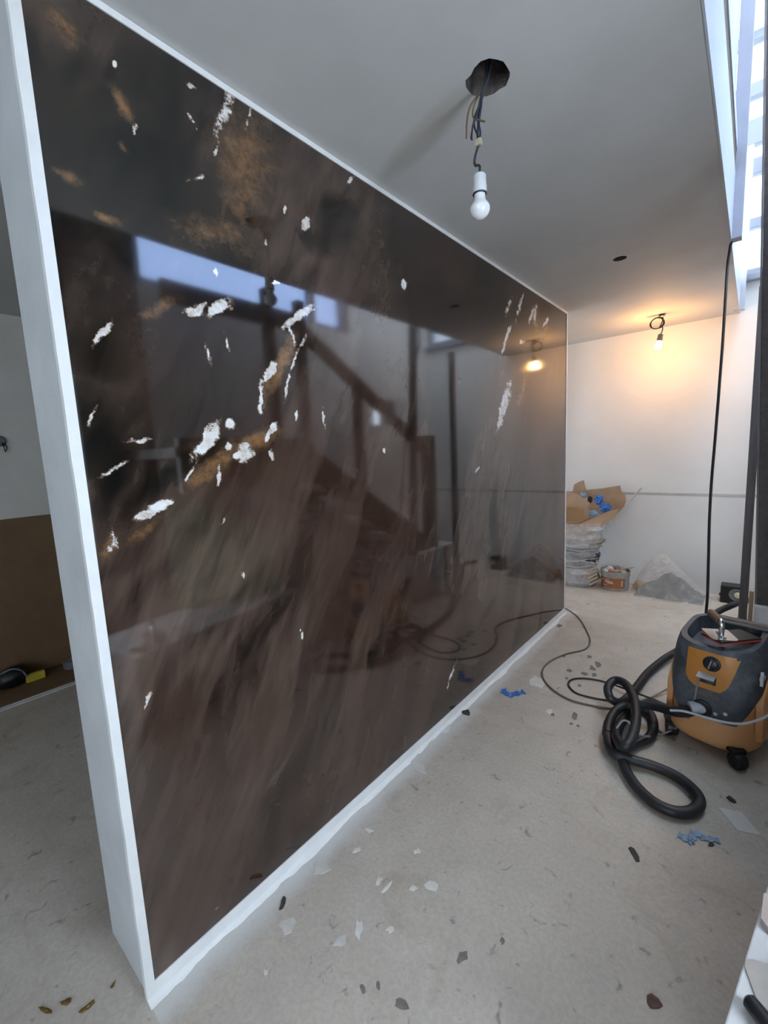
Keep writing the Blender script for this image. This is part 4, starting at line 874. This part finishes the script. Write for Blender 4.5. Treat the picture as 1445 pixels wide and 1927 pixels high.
def bulb_set(t, x, y, zt, mh, mb_, s=1.0, tilt=None):
    M = tilt or Matrix.Identity(4)
    B = Vector((x, y, zt))
    h = obj('lamp_holder', MB().lathe([(0.006, 0.0), (0.016, -0.001), (0.0195, -0.005), (0.0200, -0.030), (0.0212, -0.032), (0.0212, -0.052), (0.018, -0.054)], B, 24, M), mh, t, world=True, smooth=True)
    obj('skirt_ring', MB().lathe([(0.0205, -0.052), (0.0213, -0.0535), (0.0200, -0.056)], B, 24, M), 'black', h, world=True, smooth=True)
    prof = [(0.0165, -0.054), (0.0165, -0.066)]
    prof += [(0.0168 + 0.0132 * (0.5 - 0.5 * math.cos(PI * u / 6)), -0.066 - 0.028 * u / 6) for u in range(1, 7)]
    prof += [(0.030 * math.cos(PI / 2 * u / 10), -0.094 - 0.030 * math.sin(PI / 2 * u / 10)) for u in range(1, 10)] + [(0.0005, -0.124)]
    return obj('bulb', MB().lathe(prof, B, 28, M), mb_, t, world=True, smooth=True, angle=70)
bulb_set(l1, HX, HY, 2.272, 'porcelain', 'opal')
l2 = thing('bare_bulb_pendant', 'lit warm bulb hanging on coiled cable near the end wall', 'pendant lamp', (0.547, 4.51, ZC))
coil = [(0.547 + 0.045 * math.cos(a) * (1 - 0.02 * a) - 0.03, 4.51 + 0.012 * math.sin(a * 1.7), 2.445 + 0.045 * math.sin(a)) for a in [PI / 2 - i * 0.5 for i in range(28)]]
wire('coiled_cable', [(0.549, 4.51, 2.56), (0.547, 4.51, 2.51)] + coil + [(0.535, 4.51, 2.405), (0.55, 4.51, 2.41), (0.558, 4.51, 2.40), (0.556, 4.51, 2.375), (0.546, 4.51, 2.352)], 0.0042, 'wire_black', l2)
wire('loose_wire', [(0.549, 4.512, 2.54), (0.535, 4.512, 2.50), (0.50, 4.512, 2.488), (0.475, 4.51, 2.476)], 0.003, 'wire_black', l2)
wire('loose_wire', [(0.55, 4.508, 2.54), (0.558, 4.508, 2.502), (0.568, 4.508, 2.497), (0.575, 4.508, 2.499)], 0.003, 'wire_black', l2)
b2 = bulb_set(l2, 0.546, 4.51, 2.352, 'holder_dark', 'lit', tilt=Matrix.Rotation(math.radians(9), 4, 'Y'))

# ------------------------------------------------------------------ rubbish along the end wall
def bent(yc, k, x0):
    return lambda p: Vector((p.x, p.y + k * (p.x - x0) ** 2 + 0.10 * (p.z - 0.8), p.z))
def sheet(name, label, poly, y, m, k, group=None):
    cx = sum(p[0] for p in poly) / len(poly); z0 = min(p[1] for p in poly)
    return single(name, label, 'cardboard', MB().prism(poly, y, y + 0.006, bent(y, k, cx)), m, (cx, y, z0), group)
bag = thing('rubbish_bag', 'clear plastic sack filled with cardboard and rags behind the slab end', 'bag', (-0.19, 4.74, 0))
def sack(c, prof, n, seed, amp, sx=1.0, sy=1.0, lean=(0, 0)):
    mb = MB(); rings = []
    for i, (r, z) in enumerate(prof):
        rg = []
        for j in range(n):
            a = 2 * PI * j / n
            k = 1 + amp * mnoise.noise(Vector((math.cos(a) * 2.2, math.sin(a) * 2.2, z * 7 + seed))) + amp * 0.5 * mnoise.noise(Vector((math.cos(a) * 6, math.sin(a) * 6, z * 22 + seed)))
            rg.append((c[0] + lean[0] * z + r * k * sx * math.cos(a), c[1] + lean[1] * z + r * k * sy * math.sin(a), max(0.001, c[2] + z)))
        rings.append(rg)
    return mb.loft(rings, True, False)
obj('film', sack((-0.195, 4.75, 0), [(0.10, 0.0), (0.20, 0.005), (0.225, 0.04), (0.215, 0.09), (0.23, 0.14), (0.19, 0.19), (0.215, 0.24), (0.20, 0.28), (0.235, 0.33), (0.22, 0.37), (0.25, 0.42), (0.235, 0.46), (0.265, 0.51), (0.25, 0.55), (0.285, 0.60), (0.28, 0.64), (0.30, 0.67)], 44, 1, 0.10, 1, 0.82), 'film', bag, world=True, smooth=True)
obj('paper_filling', MB().lump((-0.15, 4.75, 0.11), (0.19, 0.14, 0.105), 3, 3, 0.35, 3.0), 'paper_sack', bag, world=True)
obj('rag_filling', MB().lump((-0.13, 4.75, 0.30), (0.17, 0.13, 0.11), 5, 3, 0.45, 2.6), 'rubble_dark', bag, world=True)
obj('paper_filling', MB().lump((-0.12, 4.74, 0.47), (0.20, 0.13, 0.09), 8, 3, 0.45, 2.6), 'paper_sack', bag, world=True)
rnd = random.Random(5)
for i in range(9):                                                 # taut folds in the plastic film
    z0 = 0.22 + 0.045 * i; dz = rnd.uniform(-0.06, 0.05); a0 = rnd.uniform(-150, -110); a1 = rnd.uniform(-60, -5)
    pts = []
    for k in range(9):
        a = math.radians(a0 + (a1 - a0) * k / 8); z = z0 + dz * k / 8 + 0.008 * math.sin(k * 1.3 + i); r = 0.232 + 0.075 * max(0, z - 0.3)
        pts.append((-0.195 + r * math.cos(a), 4.75 + 0.82 * r * math.sin(a) - 0.004, z))
    obj('film_fold', MB().tube(smooth_path(pts, 0.02), 0.0028, 5), 'white', bag, world=True, smooth=True)
for i in range(5):                                                 # folded paper layers pressed against the film
    obj('folded_layer', MB().box(-0.05, 0.05, -0.004, 0.004, -0.008, 0.008, Matrix.Translation((0.03 - 0.006 * i, 4.60, 0.07 + 0.034 * i)) @ Matrix.Rotation(-0.55, 4, 'Y') @ Matrix.Rotation(0.4, 4, 'Z')), 'tan', bag, world=True)
sheet('cardboard_sheet', 'large torn cardboard sheet at the back of the rubbish sack', CARD_A, 4.915, 'cardboard_shaded', 0.25)
sheet('cardboard_sheet', 'pale torn cardboard piece in the middle of the rubbish sack', CARD_B, 4.80, 'cardboard', 0.3)
sheet('cardboard_sheet', 'small darker ochre cardboard piece at the front left of the rubbish sack', CARD_C, 4.735, 'cardboard3', 0.2)
sheet('cardboard_sheet', 'curved cardboard flap over the front rim of the rubbish sack', CARD_D, 4.675, 'cardboard', 0.5)
single('metal_rod', 'thin grey rod sticking out of the rubbish sack towards the wall', 'rod', MB().tube([ROD0, ROD1], 0.008, 8), 'line', ROD0)
for nm, p, s, sd, m, lab in (('crumpled_plastic', BLUE0, (0.040, 0.03, 0.046), 1, 'bluefoil', 'round crumpled bright blue plastic in the cardboard'), ('crumpled_plastic', BLUE1, (0.050, 0.03, 0.042), 2, 'bluefoil', 'lower crumpled blue plastic against the cardboard'),
                             ('crumpled_plastic', BLUE2, (0.045, 0.02, 0.035), 3, 'bluepale', 'pale blue plastic film below the blue plastic'), ('crumpled_plastic', BLUE3, (0.03, 0.02, 0.025), 4, 'bluepale', 'small pale blue scrap under the torn cardboard flap'), ('crumpled_plastic', BLACK0, (0.022, 0.02, 0.032), 5, 'black', 'small black scrap beside the blue plastic')):
    single(nm, lab, 'plastic', MB().lump(p, s, sd, 3, 0.7, 2.8), m, p)
bk = thing('paint_bucket', 'dirty round bucket with orange-brown label, full of wrappers', 'bucket', (0.19, 4.76, 0))
n = 40
bo = obj('bucket_body', MB().lathe([(0.116, 0.0), (0.122, 0.004), (0.128, 0.14), (0.134, 0.142), (0.136, 0.190), (0.131, 0.192), (0.125, 0.15), (0.118, 0.012)], (0, 0, 0), n, None, True, True), 'bucket', bk, smooth=True)
def curved(a0, a1, z0, z1, r0, r1, k=10):
    """thin patch wrapped on the bucket; angles in degrees, -90 faces the camera"""
    mb = MB(); pts = []
    for z, r in ((z0, r0), (z1, r1)):
        for d in (0.0008, -0.001):
            pts.append([((r + d) * math.cos(math.radians(a0 + (a1 - a0) * i / k)), (r + d) * math.sin(math.radians(a0 + (a1 - a0) * i / k)), z) for i in range(k + 1)])
    W_ = k + 1; mb.add([p for r in pts for p in r], [])
    for i in range(k): mb.f += [(i, i + 1, 2 * W_ + i + 1, 2 * W_ + i), (W_ + i, W_ + i + 1, 3 * W_ + i + 1, 3 * W_ + i), (i, i + 1, W_ + i + 1, W_ + i), (2 * W_ + i, 2 * W_ + i + 1, 3 * W_ + i + 1, 3 * W_ + i)]
    mb.f += [(0, W_, 3 * W_, 2 * W_), (k, W_ + k, 3 * W_ + k, 2 * W_ + k)]
    return mb
rb = lambda z: 0.122 + 0.006 * z / 0.14
lb = obj('label', curved(-175, -33, 0.026, 0.130, rb(0.026), rb(0.130), 20), 'label', bk)
obj('bare_side', curved(-32, -5, 0.012, 0.132, rb(0.012), rb(0.132), 6), 'bucket_blue', bk)
for a0, a1, z0, z1 in ((-122, -88, 0.086, 0.097), (-112, -84, 0.074, 0.083), (-138, -112, 0.050, 0.055), (-146, -128, 0.100, 0.108), (-52, -47, 0.050, 0.110), (-120, -100, 0.108, 0.114)):
    obj('print', curved(a0, a1, z0, z1, rb(z0) + 0.001, rb(z1) + 0.001, 4), 'print', lb)
rnd = random.Random(11)
for i, (x, y, z, s, m, lab) in enumerate(((-0.075, -0.05, 0.185, 0.032, 'white', 'white blue-tinged wrapper at the left rim of the bucket'), (-0.045, -0.02, 0.215, 0.030, 'white', 'white folded wrapper standing highest in the bucket'), (-0.022, -0.07, 0.195, 0.024, 'pinkred', 'red wrapper in the bucket'),
                                          (0.025, -0.06, 0.195, 0.034, 'tan', 'round tan wad in the middle of the bucket'), (0.080, -0.05, 0.190, 0.034, 'tan', 'tan wad at the right rim of the bucket'), (0.03, 0.05, 0.195, 0.045, 'paper_sack', 'brown paper wad at the back of the bucket'), (-0.05, 0.06, 0.185, 0.040, 'cardboard3', 'brown wad at the back left of the bucket'))):
    P_ = (0.19 + x, 4.76 + y, z - 0.012)
    single('crumpled_wrapper', lab, 'wrapper', MB().lump(P_, (s, s * 0.8, s * 0.8), i + 20, 2, 0.8, 2.4), m, P_)
for (a, b_, lab) in (((0.10, 0.0, 0.205), (0.23, 0.03, 0.235), 'upper thin stick lying over the bucket rim'), ((0.06, 0.06, 0.194), (0.20, 0.055, 0.212), 'lower thin stick lying over the bucket rim')):
    A_ = Vector((0.13, 4.74, 0)) + Vector(a); B_ = Vector((0.13, 4.74, 0)) + Vector(b_)
    single('thin_stick', lab, 'stick', MB().bar(A_, B_, 0.008, 0.006), 'tan', tuple(A_))
bag2 = thing('rubble_bag', 'slumped clear plastic bag of grey rubble by the hanging cable', 'bag', (0.64, 4.76, 0))
def heap(hgt, wid, dep, seed, amp, yoff=0.0, skew=0.0, nx=26, ny=18, cx=0.62):
    """closed mound: pointed, slumping to the right"""
    mb = MB(); W_ = nx + 1; pts = []
    for j in range(ny + 1):
        for i in range(W_):
            u = i / nx * 2 - 1; v_ = j / ny * 2 - 1
            r = math.sqrt(u * u * 0.92 + v_ * v_); h = max(0, 1 - r ** 1.5)
            peak = 1.0 - 0.35 * max(0, u)
            z = hgt * h * peak + amp * mnoise.noise(Vector((u * 3, v_ * 3, seed))) * min(1, h * 4) + amp * 0.5 * mnoise.noise(Vector((u * 9, v_ * 9, seed))) * min(1, h * 4)
            pts.append((cx + u * wid + skew * h, 4.77 + v_ * dep + yoff, max(0.001, z)))
    fs = [(j * W_ + i, j * W_ + i + 1, (j + 1) * W_ + i + 1, (j + 1) * W_ + i) for j in range(ny) for i in range(nx)]
    return mb.add(pts, fs)
obj('film', heap(0.40, 0.32, 0.21, 3.0, 0.022, 0, -0.07, 16, 12, cx=0.66), 'film2', bag2, world=True, smooth=True, angle=14)
obj('rubble', heap(0.22, 0.27, 0.16, 8.0, 0.05, 0.0, 0.03, cx=0.655), 'rubble_grey', bag2, world=True)
obj('rusty_lump', MB().lump((0.40, 4.80, 0.05), (0.055, 0.05, 0.05), 33, 2, 0.5, 2.5), 'cardboard3', bag2, world=True)
# black site speaker near the foot of the post
spk = thing('site_speaker', 'black box speaker with a round cream dial beside the timber post', 'speaker', (1.11, 4.86, 0))
sb = obj('case', MB().box(-0.075, 0.085, -0.07, 0.07, 0, 0.155), 'black', spk, bevel=0.008)
M = Matrix.Rotation(PI / 2, 4, 'X')
dl = obj('dial_ring', MB().lathe([(0.052, 0.0), (0.052, 0.004), (0.046, 0.007), (0.040, 0.004)], (0.035, -0.0702, 0.085), 28, M), 'tape_grey', spk, smooth=True)
obj('dial', MB().lathe([(0.026, 0.0), (0.026, 0.008), (0.020, 0.012)], (0.048, -0.0705, 0.085), 24, M), 'cream', dl, smooth=True)
obj('handle', MB().box(-0.085, -0.075, -0.03, 0.03, 0.05, 0.065), 'black', spk, bevel=0.003)
single('paint_tray', 'white board piece leaning behind the vacuum beside the post', 'board', MB().box(1.075, 1.165, 3.70, 3.72, 0, 0.24), 'white', (1.12, 3.71, 0), bevel=0.003)

# ------------------------------------------------------------------ left room, seen past the partition
single('hardboard_sheet', 'tall brown hardboard sheet leaning on the left wall', 'board', MB().box(XL + 0.004, XL + 0.022, -0.9, 1.9, 0.0, 1.13), 'board_brown', (XL + 0.012, 0.5, 0), bevel=0.002)
for k, (x, lab) in enumerate(((-2.268, 'white strip on the floor, the one nearer the partition'), (-2.298, 'white strip on the floor, the one nearer the brown board'))):
    single('floor_profile', lab, 'strip', MB().box(x - 0.006, x + 0.006, -0.8, 1.8, 0, 0.008), 'profile', (x, 0.5, 0))
single('dark_floor_board', 'dark brown thin board lying on the floor below the brown sheet', 'board', MB().box(XL + 0.03, -2.31, -0.9, 1.9, 0, 0.005), 'board_brown', (-2.5, 0.5, 0))
sk_ = thing('junction_box', 'open grey wall box with loose wires above the brown board', 'junction box', (XL + 0.004, 0.645, 1.66))
obj('back_box', MB().lathe([(0.036, 0.0), (0.036, 0.008), (0.030, 0.010), (0.028, 0.004)], (0, 0, 0), 20, Matrix.Rotation(PI / 2, 4, 'Y')), 'tape_grey', sk_, smooth=True)
wire('wire', [(XL + 0.012, 0.655, 1.65), (XL + 0.03, 0.66, 1.62), (XL + 0.03, 0.664, 1.585)], 0.003, 'wire_black', sk_)
wire('wire', [(XL + 0.012, 0.665, 1.65), (XL + 0.03, 0.675, 1.62), (XL + 0.03, 0.668, 1.59)], 0.003, 'wire_black', sk_)
tb = thing('tool_bag', 'small black tool bag on the floor at the left edge', 'bag', (-2.60, 0.49, 0.005))
obj('bag_body', MB().lump((0, 0, 0.062), (0.07, 0.09, 0.068), 41, 3, 0.25, 1.8), 'black', tb, smooth=True)
obj('strap', MB().tube(smooth_path([(0.02, -0.06, 0.11), (0.05, 0.0, 0.135), (0.05, 0.05, 0.10), (0.06, 0.07, 0.05)], 0.01), 0.006, 6), 'tape_grey', tb, smooth=True)
yl = thing('spirit_level', 'yellow plastic tool end beside the black bag', 'tool', (-2.57, 0.605, 0.005))
obj('body', MB().box(-0.018, 0.018, -0.05, 0.05, 0, 0.052), 'yellow', yl, bevel=0.005)
obj('end_cap', MB().box(-0.019, 0.019, 0.046, 0.056, -0.0, 0.053), 'yellow', yl, bevel=0.003)
tpz = thing('tape_roll', 'grey roll of tape on the floor by the partition', 'tape', (-2.58, 0.83, 0.005))
obj('tape', MB().lathe([(0.052, 0.0), (0.056, 0.004), (0.056, 0.052), (0.052, 0.056), (0.034, 0.056), (0.034, 0.0)], (0, 0, 0), 28, None, False, False), 'tape_grey', tpz, smooth=True)
obj('core', MB().lathe([(0.034, 0.001), (0.034, 0.055), (0.031, 0.055), (0.031, 0.001)], (0, 0, 0), 28, None, False, False), 'tan', tpz, smooth=True)

# ------------------------------------------------------------------ litter on the floor
def flake(name, label, cat, c, u, v, h, m, seed, group=None, z=0.0, n=9, curl=0.0):
    rnd = random.Random(seed); c = Vector((c[0], c[1], z)); u = Vector((u[0], u[1], 0)) / 2; v = Vector((v[0], v[1], 0)) / 2
    pts = []
    for i in range(n):
        a = 2 * PI * i / n; k = rnd.uniform(0.55, 1.2)
        pts.append(c + u * math.cos(a) * k + v * math.sin(a) * k + Vector((0, 0, curl * abs(math.cos(a)) * k)))
    mb = MB(); up_ = Vector((0, 0, h))
    mb.add(pts + [p + up_ for p in pts] + [c + up_ * 1.25 + Vector((0, 0, curl * 0.2))], [tuple(reversed(range(n)))] + [(i, (i + 1) % n, n + (i + 1) % n, n + i) for i in range(n)] + [(n + i, n + (i + 1) % n, 2 * n) for i in range(n)])
    return single(name, label, cat, mb, m, (c.x, c.y, z), group)
DL = ['small dark stick right of the hose coil', 'small dark chip beside the pale blue tape', 'twisted brown-grey flake on the open floor below the hose', 'dark oval flake against the foot of the slab', 'large dark red-brown flake at the bottom edge of the floor', 'narrow dark flake near the slab foot, close to the viewer',
      'round grey-brown flake left of the hose coil', 'dark scuffed flake low in the middle of the floor']
for i, (cx, cy, ux, uy, vx, vy) in enumerate(FLAKES_DARK):
    grp = 'dark flakes on the floor'
    if i < len(DL): lab = DL[i]
    elif i == 15: lab = 'small dark flake beside the far end of the slab foot'
    elif i == 23: lab = 'single small dark flake on the open floor, right of the scuffed flake'
    elif cy < 1.0: lab, grp = 'dark flake in the group of three low on the floor near the viewer', 'three dark flakes near the viewer'
    elif cy < 2.4: lab, grp = 'tiny grey-brown flake just left of the hose coil', 'tiny flakes left of the hose coil'
    else: lab, grp = 'small grey-brown flake scattered inside the bend of the long cable', 'flakes inside the cable bend'
    flake('floor_flake', lab, 'flake', (cx, cy), (ux, uy), (vx, vy), 0.004 if i < 7 else 0.0015, ('chip_dark', 'chip_dark', 'chip_dark', 'chip_dark', 'chip_brown', 'chip_dark', 'chip_grey', 'chip_grey')[i] if i < 8 else 'chip_grey', i, grp)
PL = {0: 'oval pale plaster splat near the foot of the slab', 1: 'small round plaster crumb nearest to the viewer', 2: 'long curled plaster ridge low in the middle of the floor', 8: 'broad faint plaster smear beside the narrow dark flake', 10: 'torn pale paper-like plaster scrap beside the long cable', 11: 'pale plaster patch against the foot of the slab, far part', 13: 'broad faint plaster smear beside the long plaster ridge', 15: 'pale plaster patch against the foot of the slab, middle part', 16: 'pale crumb left of the hose coil'}
for i, (cx, cy, ux, uy, vx, vy) in enumerate(FLAKES_PALE):
    flake('plaster_flake', PL.get(i, 'small pale plaster crumb in the cluster on the middle of the floor'), 'plaster flake', (cx, cy), (ux, uy), (vx, vy), 0.0022, 'chip_floor' if i in (0, 8, 13, 15) else 'chip_pale', i + 50, None if i in PL else 'plaster crumbs in the middle of the floor')
def scrap(name, label, cat, c, m, strips, seed):
    t = thing(name, label, cat, (c[0], c[1], 0)); rnd = random.Random(seed)
    for (x0, y0, x1, y1, w) in strips:
        mb = MB(); rings = []
        d = Vector((x1 - x0, y1 - y0, 0)); s = Vector((-d.y, d.x, 0)).normalized() * w / 2
        for k in range(7):
            p = Vector((x0, y0, 0.001)) + d * k / 6; wv = 0.010 * abs(math.sin(k * 1.7 + seed)); wd = 0.7 + 0.3 * math.sin(k * 2.1 + seed)
            rings.append([p + s * wd + Vector((0, 0, wv)), p - s * wd + Vector((0, 0, wv * 0.3)), p - s * wd + Vector((0, 0, wv * 0.3 + 0.0015)), p + s * wd + Vector((0, 0, wv + 0.0015))])
        obj('strip', mb.loft(rings), m, t)
scrap('tape_scrap', 'crumpled blue tape scrap on the floor beside the slab', 'tape', SCRAP1, 'bluefoil', [(-0.05, -0.01, 0.03, -0.02, 0.045), (0.0, -0.03, 0.06, 0.06, 0.05), (-0.05, 0.02, -0.01, -0.03, 0.035)], 1)
scrap('tape_scrap', 'zigzag of pale blue tape on the floor below the hose', 'tape', SCRAP2, 'bluepale', [(-0.045, -0.02, 0.0, -0.03, 0.035), (-0.005, -0.03, 0.0, 0.03, 0.03), (0.0, 0.03, 0.03, 0.01, 0.028), (0.025, 0.015, 0.075, 0.035, 0.024)], 2)
cd = SCRAP_CARD
single('paper_card', 'square grey card lying on the floor under the vacuum wheel', 'card', MB().slab([(cd[0] + a, cd[1] + b_) for a, b_ in ((-0.062, 0.035), (0.0, -0.055), (0.068, -0.03), (0.01, 0.058))], 0.0, 0.0015), 'paper', (cd[0], cd[1], 0))
for i, (c, s, lab) in enumerate(((GOLD1, (0.055, 0.012), 'long glossy brown shred by the partition foot'), (GOLD2, (0.03, 0.018), 'middle glossy brown shred by the partition foot'), (GOLD3, (0.04, 0.014), 'shiniest brown shred by the partition foot'), (GOLD4, (0.02, 0.010), 'smallest brown shred next to the partition end'))):  # thin glossy pieces at the brown floor patches
    a = 0.5 + 0.5 * i
    flake('brown_shred', lab, 'tape', c, (s[0] * math.cos(a), s[0] * math.sin(a)), (-s[1] * math.sin(a), s[1] * math.cos(a)), 0.002, 'gold', 90 + i, 'brown shreds', 0.0, 8, 0.006)
